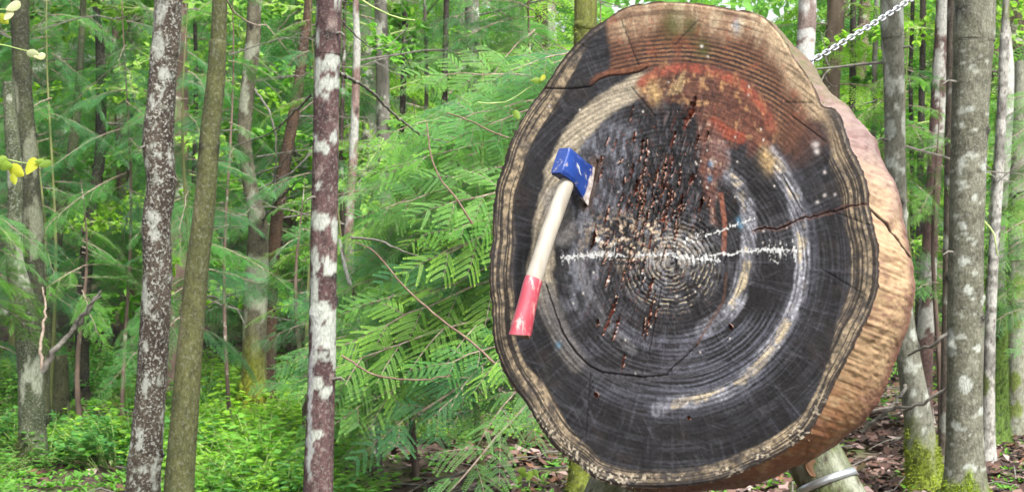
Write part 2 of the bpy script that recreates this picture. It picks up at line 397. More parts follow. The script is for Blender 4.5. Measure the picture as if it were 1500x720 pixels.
    lm = (.25+.75*ss(.38, .58, lines))*(.45+.8*ss(.3, .65, fbm(x/5, y/5, 4, 99)))*ss(bandw, bandw-5, e)*ss(2, 5, e)
    br = .55+.45*ss(.3, .6, fbm(x/12, y/12, 2, 96))
    put((1-top)*lm*br*np.clip(left+right*.85+bot*.6, .25, 1)*.9, (184, 164, 134))
    put((1-top)*ss(bandw, bandw-6, e)*(1-ss(.34, .48, lines))*(.35+.4*fine), (52, 44, 40))
    put(ss(4, 0, e)*.9, (84, 66, 52))
    put(bot*ss(26, 12, e)*ss(.6, .7, vn(x/3, y/3, 3, 97))*ss(.4, .6, fbm(x/30, y/30, 1, 98))*.9, (220, 205, 180))
    # torn orange heartwood
    org = inpoly(x, y, [(935,128),(950,104),(985,94),(1030,94),(1075,104),(1108,128),(1130,158),(1136,190),(1126,214),(1108,222),(1090,205),(1068,212),(1048,190),(1036,172),(1010,160),(985,150),(955,150)], 11, 15, 6)
    put(org, (120, 80, 66)); put(org*ss(.5, .7, fbm(x/8, y/14, 2, 101))*.7, (146, 86, 66)); put(org*ss(.5, .62, fbm(x/5, y/7, 12, 106))*.6, (92, 62, 56)); put(org*rline*.4, (160, 110, 84)); put(org*ss(.55, .7, fbm(x/7, y/10, 6, 102))*.8, (196, 152, 106))
    put(org*ss(.56, .7, fbm(x/12, y/12, 9, 103))*.7, (78, 50, 46)); put(org*(1-rl)*.45*ss(1040, 1080, x), (120, 62, 48))
    d, _ = seg_d(x, y, [(940,120),(962,106),(1005,98),(1050,106),(1090,126),(1118,156),(1130,188)]); put((1-ss(3, 10, d+6*(fine-.5)))*(.35+.6*ss(.4, .6, fbm(x/9, y/9, 3, 107))), (184, 98, 76))
    d, _ = seg_d(x+4*(fine-.5), y, [(1045,180),(1065,195),(1085,202)]); put((1-ss(5, 12, d))*.7, (186, 92, 66))
    m = inpoly(x, y, [(1020,165),(1060,190),(1070,215),(1055,260),(1046,300),(1052,330),(1042,330),(1030,260),(1022,210)], 6, 9, 7)
    put(m*.75, (140, 92, 76)); put(m*ss(.55, .7, fbm(x/6, y/9, 2, 104))*.8, (190, 160, 140))
    d, _ = seg_d(x, y, [(1056,285),(1062,330),(1060,370)]); put((1-ss(2, 5, d))*.8, (172, 108, 84))
    for bx, by in ((955,128),(960,140),(1120,228),(1128,240)): put(np.exp(-((x-bx)/9)**2-((y-by)/14)**2)*(.5+.6*fine), (202, 168, 116))
    m = inpoly(x, y, [(985,122),(1006,100),(1000,135),(978,140)], 3, 4, 8); put(m*(.4+.5*speck), (208, 180, 130))
    # the chewed middle
    cen = np.exp(-((x-960)/85)**2-((y-300)/135)**2); H += cen*.0035*(fbm(x/7, y/18, 0, 110)-.5)*2
    put(cen*ss(.58, .72, fbm(x/4.5, y/11, 3, 111))*.75, (24, 24, 30)); put(cen*ss(.55, .70, fbm(x/4, y/9, 8, 112))*.6, (118, 116, 126))
    put(cen*ss(.70, .8, fbm(x/3.2, y/6, 8, 113))*.9, (160, 92, 66))
    al_ = (y-300)*.957+(x-960)*-.29; ac_ = (x-960)*.957+(y-300)*.29
    zone = np.exp(-((ac_)/75)**2-((al_)/170)**2)
    put(zone*ss(.60, .74, vn(ac_/2.4, al_/26, 0, 170))*.8, (20, 18, 22)); put(zone*ss(.80, .9, vn(ac_/2.0, al_/14, 5, 171))*.8, (112, 52, 34)); put(zone*ss(.80, .9, vn(ac_/1.8, al_/15, 9, 172))*.6, (150, 140, 140))
    H -= zone*.0012*ss(.6, .74, vn(ac_/2.4, al_/26, 0, 170))
    d, _ = seg_d(x, y, [(875, 236), (869, 262), (856, 302)]); put((1-ss(1, 4.5, d)), (14, 12, 13)); put((1-ss(3, 14, d+5*(fine-.5)))*.5, (120, 92, 70)); H -= .004*(1-ss(0, 3.5, d))  # blade-entry slit with its shadow painted dark, chipped wood beside it
    # pith: pale worn rings
    dx_, dy_ = x-982, (y-386)*1.02; pr = np.hypot(dx_, dy_)+7*(fbm(x/16, y/16, 0, 120)-.5)
    prl = ss(.66, .9, .5+.5*np.sin(pr/6.6*2*np.pi))*ss(82, 60, pr)*ss(370, 400, y+.25*(x-980)*0)
    put(prl*ss(.42, .56, fbm(x/11, y/11, 4, 121))*ss(372, 400, y+18*(fine-.5))*ss(.3, .5, fbm(x/4, y/4, 1, 124))*.9, (190, 178, 154)); H += -.0012*ss(.5, .8, .5+.5*np.sin(pr/6.6*2*np.pi))*ss(82, 60, pr)
    put(ss(62, 8, np.hypot((x-985)*.8, (y-368)*1.3))*ss(.38, .6, fbm(x/5, y/6, 2, 126))*.85, (190, 184, 172)); put(ss(95, 50, np.hypot(x-985, y-375))*ss(.5, .62, fbm(x/7, y/7, 8, 127))*.45, (140, 140, 148))
    put(ss(75, 20, np.hypot((x-930)*.7, (y-350)*1.3))*ss(.5, .7, fbm(x/5, y/5, 6, 122))*.9, (206, 184, 158))
    # white bleached line and its ragged ticks
    def chalk(p0, p1, amp, s, dens=.45):
        nonlocal C
        Lx = math.hypot(p1[0]-p0[0], p1[1]-p0[1]); ux, uy = (p1[0]-p0[0])/Lx, (p1[1]-p0[1])/Lx
        a = (x-p0[0])*ux+(y-p0[1])*uy; b = -(x-p0[0])*uy+(y-p0[1])*ux; ok = (a > 0) & (a < Lx)
        b = b+2.5*(vn(a/14, s, 0, 130)-.5)*2
        A = amp*1.15*(.2+1.4*vn(a/2.3, s+3, 0, 131)**2)*(.4+.9*vn(a/24, s+9, 0, 132)); f = ok*ss(A+.6, A*.3, np.abs(b))*ss(dens-.1, dens+.12, vn(x/1.9, y/2.6, s, 133)*.7+.3*np.exp(-np.abs(b)/2))
        put(f*.9, (226, 226, 222))
    chalk((821,378), (905,372), 11, 1, .42); chalk((860,374), (1008,372), 7, 2); chalk((985,376), (1056,384), 13, 3, .40)
    chalk((1030,376), (1112,366), 5, 4, .3); chalk((1108,366), (1168,367), 12, 5, .46); chalk((1000,354), (1106,320), 8, 6, .45)
    chalk((1162,350), (1165,384), 5, 7, .5); chalk((868,348), (905,358), 6, 8, .5); chalk((1128,380), (1140,386), 4, 9, .5)
    for i in range(60):
        a_, b_ = random.gauss(1000, 90), random.gauss(320, 120)
        put(np.exp(-((x-a_)/1.3)**2-((y-b_)/1.6)**2), (225, 215, 205))
    for bx, by, br_ in ((1195,212,5),(1197,222,4),(1208,252,2.5),(1208,286,2.5),(1197,296,2.5),(1223,285,2),(790,130,2),(804,155,1.6),(1028,68,2.2),(1118,338,2)):
        put(np.exp(-((x-bx)/br_)**2-((y-by)/br_)**2), (215, 205, 200))
    for bx, by in ((1040,262),(1082,322),(1041,240),(818,505),(1085,330)): put(np.exp(-((x-bx)/4)**2-((y-by)/5)**2)*.7, (100, 150, 180))
    # steps and cracks
    c1 = [(797,129),(838,130),(864,127),(878,116),(892,111),(915,109),(935,105),(948,99)]
    d, s_ = seg_d(x, y, c1); put((1-ss(.4, 2.0, d)), (14, 10, 10)); put((1-ss(1.5, 6, np.abs(d-4.5)))*(s_ > 0)*ss(860, 872, x)*.7, (150, 96, 70))
    H -= .0025*(1-ss(0, 1.8, d)); 
    shelf = inpoly(x, y, [(797,131),(864,129),(892,113),(948,101),(950,125),(900,150),(860,180),(835,215),(815,260),(790,300),(760,330),(745,260),(775,180)], 12, 2, 9); H -= .0022*shelf
    low = [(800,418),(812,455),(824,487),(842,515),(862,535),(882,545),(915,549),(945,552),(975,548),(1000,525),(1020,505)]
    d, s_ = seg_d(x+3*(fine-.5), y+3*(fine-.5), low); put((1-ss(.4, 2.4, d))*.85, (20, 18, 20)); H -= .002*(1-ss(0, 2.5, d)); put((1-ss(1, 5, np.abs(d-5)))*.4, (110, 108, 116))
    d, _ = seg_d(x+2*(fine-.5), y, [(1020,505),(1042,470),(1060,440),(1064,400)]); put((1-ss(.8, 3, d))*.6, (120, 82, 62))
    jag = [(1104,338),(1114,335),(1120,333),(1136,336),(1148,333),(1158,326),(1172,321),(1180,317),(1186,319),(1202,314),(1222,309),(1240,303),(1258,300),(1273,298)]
    d, _ = seg_d(x+1.5*(vn(x/4, y/4, 0, 141)-.5), y+2.5*(vn(x/4, y/4, 3, 142)-.5), jag); put(1-ss(.5, 1.9, d), (56, 22, 14)); H -= .003*(1-ss(0, 1.6, d)); put((1-ss(.6, 1.4, np.abs(d-2.6)))*.35, (150, 100, 80))
    for p in ([(1275,330),(1215,308)], [(1205,395),(1268,432)], [(830,52),(860,70)], [(968,420),(950,520)], [(910,30),(935,95)], [(1020,32),(988,66)], [(1160,170),(1210,208)], [(1150,150),(1190,150)], [(865,545),(858,640)], [(1145,255),(1175,310)], [(925,128),(960,170)]):
        d, _ = seg_d(x+1.5*(fine-.5), y, p); put((1-ss(.4, 1.8, d))*.7, (24, 20, 22)); H -= .0012*(1-ss(0, 2, d))
    # axe cuts: steep narrow slits showing red-brown wood
    cuts = [(1012,162,44,5,-.32),(1004,178,26,5,-.25),(893,462,66,3.2,-.38),(902,480,40,3,-.3),(985,205,30,2.5,-.25),(931,275,26,4,-.3),(928,200,16,2.5,-.2),
            (940,212,20,3,-.3),(1026,300,26,3.5,-.25),(868,352,30,4,-.25),(1012,262,20,3,-.3),(996,300,34,4,-.25),(975,312,30,4,-.3),(952,420,36,2.5,-.25),
            (912,530,26,2,-.2),(943,478,30,2.4,-.15),(1020,208,22,2.5,-.3),(950,470,60,1.8,-.2),(925,250,22,3.5,-.3),(1035,200,18,2.4,-.3),(960,260,26,3,-.3),(875,473,12,3,0),(872,578,9,3.5,.2),(1008,612,7,3,.4),(1070,478,9,3,.5),(880,235,14,2,-.2)]
    rs = np.random.RandomState(5)
    for i in range(88):
        gx_, gy_ = rs.normal(948, 40)-(rs.rand()-.5)*20, rs.normal(300, 62)
        if gy_ < 150 or gy_ > 530 or (gx_ < 872 and gy_ < 330): continue
        near = math.exp(-((gx_-950)/40)**2-((gy_-320)/50)**2)
        cuts.append((gx_, gy_, rs.uniform(12, 34)+16*near*rs.rand(), rs.uniform(.5, 1.4)+1.0*near*rs.rand(), -.3+rs.normal(0, .09)))
    for i, (a_, b_, L_, W_, k_) in enumerate(cuts):
        bx = np.abs(x-a_) < L_+8; bx &= np.abs(y-b_) < L_+8
        ii = np.nonzero(bx); xx, yy = x[ii]-a_, y[ii]-b_
        q = math.hypot(1, k_); al = (yy*1+xx*k_)/q; ac = (xx-yy*k_)/q + 1.2*(vn(yy/3, a_, 0, 150)-.5)
        prof = W_*.85*np.clip(1-(np.abs(al)/(L_/2))**1.6, 0, 1)**.8*(.5+1.0*vn(yy/4.5, a_, 4, 153))
        f = ss(prof+.5, prof*.35, np.abs(ac))*(prof > .05)
        tone = [(140, 62, 34), (80, 38, 26), (170, 100, 64), (38, 23, 19)][i % 4] if i > 25 else (136, 56, 30)
        hot = vn(xx/1.8, yy/4, i, 151)[..., None]
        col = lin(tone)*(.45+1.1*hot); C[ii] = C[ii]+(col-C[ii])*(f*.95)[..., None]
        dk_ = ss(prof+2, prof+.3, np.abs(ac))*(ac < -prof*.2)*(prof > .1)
        C[ii] *= (1-.75*dk_*(1-f))[..., None]                      # shade painted along one side of the cut
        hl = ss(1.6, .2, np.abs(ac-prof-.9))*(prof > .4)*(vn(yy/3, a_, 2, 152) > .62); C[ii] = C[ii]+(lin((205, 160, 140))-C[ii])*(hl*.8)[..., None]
        H[ii] -= f*(.0026+.0018*min(W_, 4)); H[ii] += hl*.003
    # fine tone, saw texture, relief
    C *= (.66+.68*fine[..., None]); C *= (.78+.44*speck[..., None])
    H += .0005*(ring-.5)*ss(.05, .2, r)*(1-.6*ss(.66, .76, r))+.0014*(mott-.5)+.0006*(rays-.5)+.0012*(fine-.5)-.003*ss(5, 0, e)*(.4+fine)
    C *= (np.clip(C.mean(-1), .004, 1)[..., None]/.09)**.20*(1+.15*top[..., None])      # weathered contrast
    return np.clip(C, .002, 1), H
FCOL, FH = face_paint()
PXY = onplane(X, Yp); FV3 = PXY+FH[..., None]*FN
cV = onplane(np.array([PITH[0]]), np.array([PITH[1]])); V = np.concatenate([FV3.reshape(-1, 3), cV])
ci = NA*NRr; F4 = grid_faces(NA, NRr)
KF = .325
slab_o = Vector(onplane(np.array(1000.), np.array(700.), .1)[()])
slab = link('log_slab', None, label='huge round slice of charred old log with grey rings, hung upright as an axe target', cat='log slab', loc=slab_o)
def local(V): return np.asarray(V)-np.array(slab_o)
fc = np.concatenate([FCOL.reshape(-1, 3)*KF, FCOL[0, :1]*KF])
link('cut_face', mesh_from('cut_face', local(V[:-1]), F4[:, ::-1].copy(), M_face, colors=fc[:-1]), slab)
# rim: from the face's edge to the back's edge
BACK = [(1190,107),(1207,121),(1215,135),(1232,157),(1251,171),(1262,185),(1285,207),(1292,229),(1306,257),(1320,287),(1324,324),(1329,353),(1337,390),(1337,430),(1326,485),(1306,550),
 (1285,595),(1250,632),(1215,657),(1175,680),(1100,706),(1062,712)]
pc = onplane(np.array(PITH[0]), np.array(PITH[1]))
def uv(Pt): d = Pt-pc; return d@FU, d@FV
fu, fv = uv(FV3[-1]); fa = np.arctan2(fv, fu); fr = np.hypot(fu, fv)
B = np.array(BACK, float); bu, bv = uv(onplane(B[:, 0], B[:, 1], THK)); ba = np.arctan2(bv, bu); brr = np.hypot(bu, bv)
k = np.argsort(ba); raw = np.interp(fa, ba[k], brr[k]); cov = ss(ba.min()-.28, ba.min(), fa)*(1-ss(ba.max(), ba.max()+.15, fa))
Rb = raw*cov+fr*.985*(1-cov)
ND = 70; vv = np.linspace(0, 1, ND)
VVg, FAg = np.meshgrid(vv, fa, indexing='ij')
bulge = .010*np.sin(VVg*np.pi)
Rg = fr[None]*(1-VVg)+Rb[None]*VVg+bulge
cxr, cyr = np.cos(FAg), np.sin(FAg)
rel = fbm(cxr*7+VVg*1.6, cyr*7-VVg*.8, VVg*1.2, 201, 5)-.5; rel2 = fbm(cxr*80+VVg*7, cyr*80, VVg*5, 203, 4)-.5
Rg = Rg+(.020*rel+(.0035*rel2))*ss(0, .25, VVg)
depth = VVg*THK
RV = pc+Rg[..., None]*(cxr[..., None]*FU+cyr[..., None]*FV)-depth[..., None]*FN
RV[0] = FV3[-1]
ang = np.degrees(FAg)
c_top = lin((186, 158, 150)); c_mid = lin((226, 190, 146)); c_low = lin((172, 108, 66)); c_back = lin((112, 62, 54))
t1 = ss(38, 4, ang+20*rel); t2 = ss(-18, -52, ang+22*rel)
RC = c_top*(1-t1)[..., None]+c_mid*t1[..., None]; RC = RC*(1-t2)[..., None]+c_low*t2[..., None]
def rput(m, c):
    global RC
    RC = RC+(lin(c)-RC)*np.clip(m, 0, 1)[..., None]
st = fbm(cxr*70+VVg*5, cyr*70-VVg*3, VVg*1.5, 205, 4)*.6+.4*fbm(cxr*9+VVg*3, cyr*9, VVg*2, 206)
rput(ss(.5, .68, st)*.6, (150, 100, 92)); rput(ss(.54, .7, 1-st)*.5, (236, 208, 164)); rput(ss(.62, .75, fbm(cxr*60+VVg*8, cyr*60-VVg*6, VVg*4, 207))*.4, (92, 60, 52))
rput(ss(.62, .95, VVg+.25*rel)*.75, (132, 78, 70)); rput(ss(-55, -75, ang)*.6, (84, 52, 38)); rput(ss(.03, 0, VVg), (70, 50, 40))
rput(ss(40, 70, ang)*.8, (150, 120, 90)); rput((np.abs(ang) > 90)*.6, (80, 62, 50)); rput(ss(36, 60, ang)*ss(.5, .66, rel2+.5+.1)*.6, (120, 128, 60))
cr = seg_d(VVg*10, ang, [(0, 14.5), (3, 12), (6, 8), (10, 6)])[0]; rput((1-ss(.25, .7, cr)), (50, 22, 14)); 
RV -= (.006*(1-ss(0, .6, cr)))[..., None]*(cxr[..., None]*FU+cyr[..., None]*FV)
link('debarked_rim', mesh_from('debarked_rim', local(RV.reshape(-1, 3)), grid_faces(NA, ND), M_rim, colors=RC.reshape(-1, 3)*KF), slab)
bk = np.concatenate([RV[-1], [pc-FN*THK]]); nb = NA
link('back_face', mesh_from('back_face', local(bk), [(i, (i+1) % nb, nb) for i in range(nb)], M_rim, colors=np.tile(lin((120, 90, 70)), (nb+1, 1))), slab)
# splinters standing out of the chewed face and along the lower edge
def splinters():
    Vs, Fs, Cs = [], [], []; rs = np.random.RandomState(9)
    def sliver(p, d, L, w_, c):
        d = d/np.linalg.norm(d); s = np.cross(d, rs.normal(size=3)); s /= np.linalg.norm(s); t = np.cross(d, s)
        b = len(Vs)*0+sum(len(v) for v in Vs)
        Vs.append(np.array([p+s*w_, p-s*w_, p+t*w_*.6, p+d*L*.6+s*w_*.7+FN*.001, p+d*L])); Fs.extend([(b, b+2, b+3), (b+2, b+1, b+3), (b, b+3, b+4), (b+1, b+4, b+3), (b+2, b+1, b+4)]); Cs.append(np.tile(c, (5, 1)))
    for i in range(150):
        x_, y_ = rs.normal(955, 40), rs.normal(310, 72)
        if x_ < 880 or y_ < 160: continue
        p = onplane(np.array(x_), np.array(y_))-FN*.002
        d = FV*rs.choice([-1, 1])*.9+FN*rs.uniform(.2, .9)+FU*rs.normal(0, .25)
        sliver(p, d, rs.uniform(.004, .014), rs.uniform(.0006, .0016), lin([(196, 132, 104), (150, 76, 50), (222, 188, 160), (120, 54, 34)][rs.randint(4)])*KF)
    for i in range(260):
        j = rs.randint(NA); a = TH[j]
        if not (.3 < a < 2.9 or (-1.25 < a < -.75) or a < -2.8): continue
        rad = math.cos(fa[j])*FU+math.sin(fa[j])*FV
        p = FV3[-1, j]-rad*.003-FN*rs.uniform(0, .02)
        c = lin((196, 172, 128) if a > 0 else (150, 150, 70))*KF
        sliver(p, rad*1+FN*rs.normal(0, .5)+FV*rs.normal(0, .4), rs.uniform(.003, .011), .0011, c)
    link('splinter', mesh_from('splinter', local(np.concatenate(Vs)), Fs, M_face, smooth=False, colors=np.concatenate(Cs)), slab, kind='stuff')
splinters()

# ============================================================ HATCHET
def hatchet():
    E = onplane(np.array(866.), np.array(268.))
    el = R(25); horiz = np.array([FN[0], FN[1], 0]); horiz /= np.linalg.norm(horiz); yw = R(9); horiz = np.array([horiz[0]*math.cos(yw)+horiz[1]*math.sin(yw), -horiz[0]*math.sin(yw)+horiz[1]*math.cos(yw), 0])
    h = horiz*math.cos(el)+np.array([0, 0, 1])*math.sin(el)
    d = horiz*math.sin(el)-np.array([0, 0, 1])*math.cos(el)
    wv = np.cross(h, d)
    if wv[0] > 0: wv = -wv
    O = E-h*.012; L = .122
    root = link('hatchet', None, label='hatchet with scuffed blue head and red-ended wooden handle, stuck in the log slab', cat='hatchet', loc=Vector(O))
    def W(a, b, c): return h*a+d*b+wv*c
    secs = [(0, .0004, -.030, .042), (.012, .002, -.030, .040), (.03, .0045, -.028, .035), (.055, .009, -.0255, .029), (.078, .0135, -.025, .026), (.1, .0150, -.0255, .026), (.118, .0150, -.026, .027), (L, .0135, -.0245, .0255)]
    V, F = [], []; nb = 9; ns = 0
    prof = []
    for s in np.linspace(-1, 1, nb): prof.append((s, 1))
    for s in np.linspace(1, -1, nb): prof.append((s, -1))
    secs = [(a_, t_*1.2, p_*1.2, q_*1.2) for a_, t_, p_, q_ in secs]; aa = np.array([s[0] for s in secs]); fine_a = np.linspace(0, L, 40)
    tt = np.interp(fine_a, aa, [s[1] for s in secs]); b0 = np.interp(fine_a, aa, [s[2] for s in secs]); b1 = np.interp(fine_a, aa, [s[3] for s in secs])
    for a, t, p0, p1 in zip(fine_a, tt, b0, b1):
        for (s, sd_) in prof:
            b = (p0+p1)/2+s*(p1-p0)/2; ed = 1-.16*(abs(s) > .99)
            V.append(W(a, b+(.004*(1-a/L)*s**2*0), sd_*t*ed))
    np_ = len(prof); n = len(fine_a)
    F = [tuple(x) for x in grid_faces(np_, n)]+[tuple(range(np_*(n-1), np_*n)), tuple(reversed(range(np_)))]
    m = N('blue_enamel', .35, .5)
    tc = m.n('ShaderNodeTexCoord'); nz = m.noise(55, 6, .7); at = m.attr('edge').outputs['Fac']
    v = m.math('ADD', m.math('MULTIPLY', nz, .95), m.math('MULTIPLY', at, .75)); f = m.ramp(v, [(.565, (0, 0, 0)), (.64, (1, 1, 1))])
    steel = m.ramp(m.noise(120, 4), [(.3, (.13, .10, .09)), (.7, (.42, .38, .36))])
    blue = m.ramp(m.noise(20, 4), [(.3, (.005, .018, .10)), (.7, (.012, .040, .19))])
    m.color(m.mix(f, blue, steel)); m.bump(nz, .2, .001)
    edge = [ss(.035, .0, a) + .0 for a in fine_a for _ in prof]
    me = mesh_from('axe_head', V, F, m.m, {'edge': edge}, smooth=False)
    hd = link('axe_head', me, root); bv = hd.modifiers.new('bevel', 'BEVEL'); bv.width = .0018; bv.segments = 2; bv.limit_method = 'ANGLE'; bv.angle_limit = R(35)
    # scratch of bare metal on the cheek
    sv_, sf_ = [], []
    pts = [(.088, -.010), (.076, -.004), (.070, .0015), (.060, .006)]
    for side in (1, -1):
        b = len(sv_)
        for (a, bb), w_ in zip(pts, (.001, .003, .0022, .0008)):
            t = float(np.interp(a, aa, [s[1] for s in secs]))+.0006
            sv_ += [W(a, bb-w_, side*t), W(a, bb+w_, side*t)]
        sf_ += [(b+2*i, b+2*i+1, b+2*i+3, b+2*i+2) for i in range(3)]
    mm = N('bare_scratch', .5, .4).color((.28, .31, .36)).m
    link('scratch', mesh_from('scratch', sv_, sf_, mm), hd)
    # handle: along d through the eye
    def hand(b0, b1, extra, seg=60):
        bs = np.linspace(b0, b1, seg); V = []
        for b in bs:
            u = (b+.024)/.415
            rw = np.interp(u, [0, .135, .16, .3, .6, .85, .95, 1], [.0110, .0115, .0145, .0155, .0155, .0175, .0190, .0192])+extra
            rh = np.interp(u, [0, .1, .3, .6, .85, .95, 1], [.017, .0180, .0200, .0205, .0228, .0260, .0265])+extra
            off = .096+np.interp(u, [0, .15, .45, .75, 1], [-.0, .0, .006, .004, -.008])-.003
            for q in range(20):
                t = 2*math.pi*q/20; V.append(W(off-.012+rh*math.cos(t)*(1 if math.cos(t) > 0 else .95), b+.010*(b == b1)*math.cos(t), rw*math.sin(t)))
        return V, [tuple(x) for x in grid_faces(20, seg)]+[tuple(range(20*(seg-1), 20*seg)), tuple(reversed(range(20)))]
    mh = N('pale_ash_wood', .5, .35); n1 = mh.noise(30, 6, .65, stretch=(1, 1, .12)); n2 = mh.noise(9, 4)
    mh.color(mh.mix(mh.ramp(n2, [(.45, (0, 0, 0)), (.75, (.35,)*3)]), mh.ramp(n1, [(.3, (.17, .15, .12)), (.6, (.27, .25, .21))]), (.17, .15, .13))); mh.bump(n1, .2, .001)
    V, F = hand(-.031, .388, 0); link('handle', mesh_from('handle', V, F, mh.m), root)
    mr = N('worn_red_paint', .4, .4); n3 = mr.noise(70, 6, .7, stretch=(1, 1, .3)); n4 = mr.noise(12, 4)
    mr.color(mr.mix(mr.ramp(n3, [(.54, (0, 0, 0)), (.64, (.75,)*3)]), mr.ramp(n4, [(.3, (.21, .022, .034)), (.7, (.28, .045, .066))]), (.42, .28, .25)))
    V, F = hand(.266, .389, .0007, 30); gr = link('painted_grip', mesh_from('painted_grip', V, F[:-2], mr.m), root)
    V, F = hand(.3892, .3905, -.0008, 2); link('end_grain', mesh_from('end_grain', V, F, N('rough_end_wood', .9, .1).color((.22, .14, .10)).m), root)
    rs = np.random.RandomState(3); sv_, sf_ = [], []
    for i in range(26):
        t = rs.uniform(0, 6.28); p = W(.083-.004+.02*math.cos(t), .390+.008*math.cos(t), .014*math.sin(t)); dd = d*rs.uniform(.3, 1)+h*rs.normal(0, .5)+wv*rs.normal(0, .5)-h*.4; dd /= np.linalg.norm(dd)
        L_ = rs.uniform(.003, .011); s = np.cross(dd, rs.normal(size=3)); s /= np.linalg.norm(s); b = len(sv_)
        sv_ += [p+s*.0009, p-s*.0009, p+dd*L_, p+np.cross(dd, s)*.0008]; sf_ += [(b, b+1, b+2), (b+1, b+3, b+2), (b+3, b, b+2)]
    link('frayed_fibre', mesh_from('frayed_fibre', sv_, sf_, mh.m), gr, kind='stuff')
hatchet()

# ============================================================ CHAIN
def chain():
    a = np.array(P(1166, 103, 3.12)); b = np.array(P(1560, -185, 4.1))
    n_mid = 60; ts = np.linspace(0, 1, 400); path = a+(b-a)*ts[:, None]; path[:, 2] -= .10*np.sin(np.pi*ts)*.35
    seg = np.r_[0, np.cumsum(np.linalg.norm(np.diff(path, axis=0), axis=1))]; pitch = .0165
    root = link('chain', None, label='galvanised steel chain running from the log slab up and out of the picture', cat='chain', loc=Vector(a))
    # one link: rounded oval of wire
    hl, hw, wr = .0075, .0056, .0021; pts = []
    for q in range(16):
        t = 2*math.pi*q/16; pts.append((hl*math.copysign(1, math.cos(t))*(abs(math.cos(t)) > 1e-6)+hw*math.cos(t) if abs(math.cos(t)) > 1e-6 else 0, hw*math.sin(t), 0))
    pts = np.array(pts); V = []
    for i in range(16):
        T = pts[(i+1) % 16]-pts[i-1]; T /= np.linalg.norm(T); A = np.array([T[1], -T[0], 0]); Bz = np.array([0, 0, 1.])
        for q in range(6): t = 2*math.pi*q/6; V.append(pts[i]+wr*(math.cos(t)*A+math.sin(t)*Bz))
    F = [(i*6+q, i*6+(q+1) % 6, ((i+1) % 16)*6+(q+1) % 6, ((i+1) % 16)*6+q) for i in range(16) for q in range(6)]
    me = mesh_from('link', V, F, M_zinc); s = 0; i = 0
    while s < seg[-1]:
        p = np.array([np.interp(s, seg, path[:, c]) for c in range(3)]); q_ = np.array([np.interp(s+.01, seg, path[:, c]) for c in range(3)])
        T = Vector(q_-p).normalized(); o = link('link', me, root); o.location = Vector(p-a)
        o.rotation_mode = 'QUATERNION'; from mathutils import Quaternion
        o.rotation_quaternion = T.to_track_quat('X', 'Z') @ Quaternion((1, 0, 0), R(52 if i % 2 else -38)+random.uniform(-.15, .15))
        s += pitch*1.15; i += 1
chain()

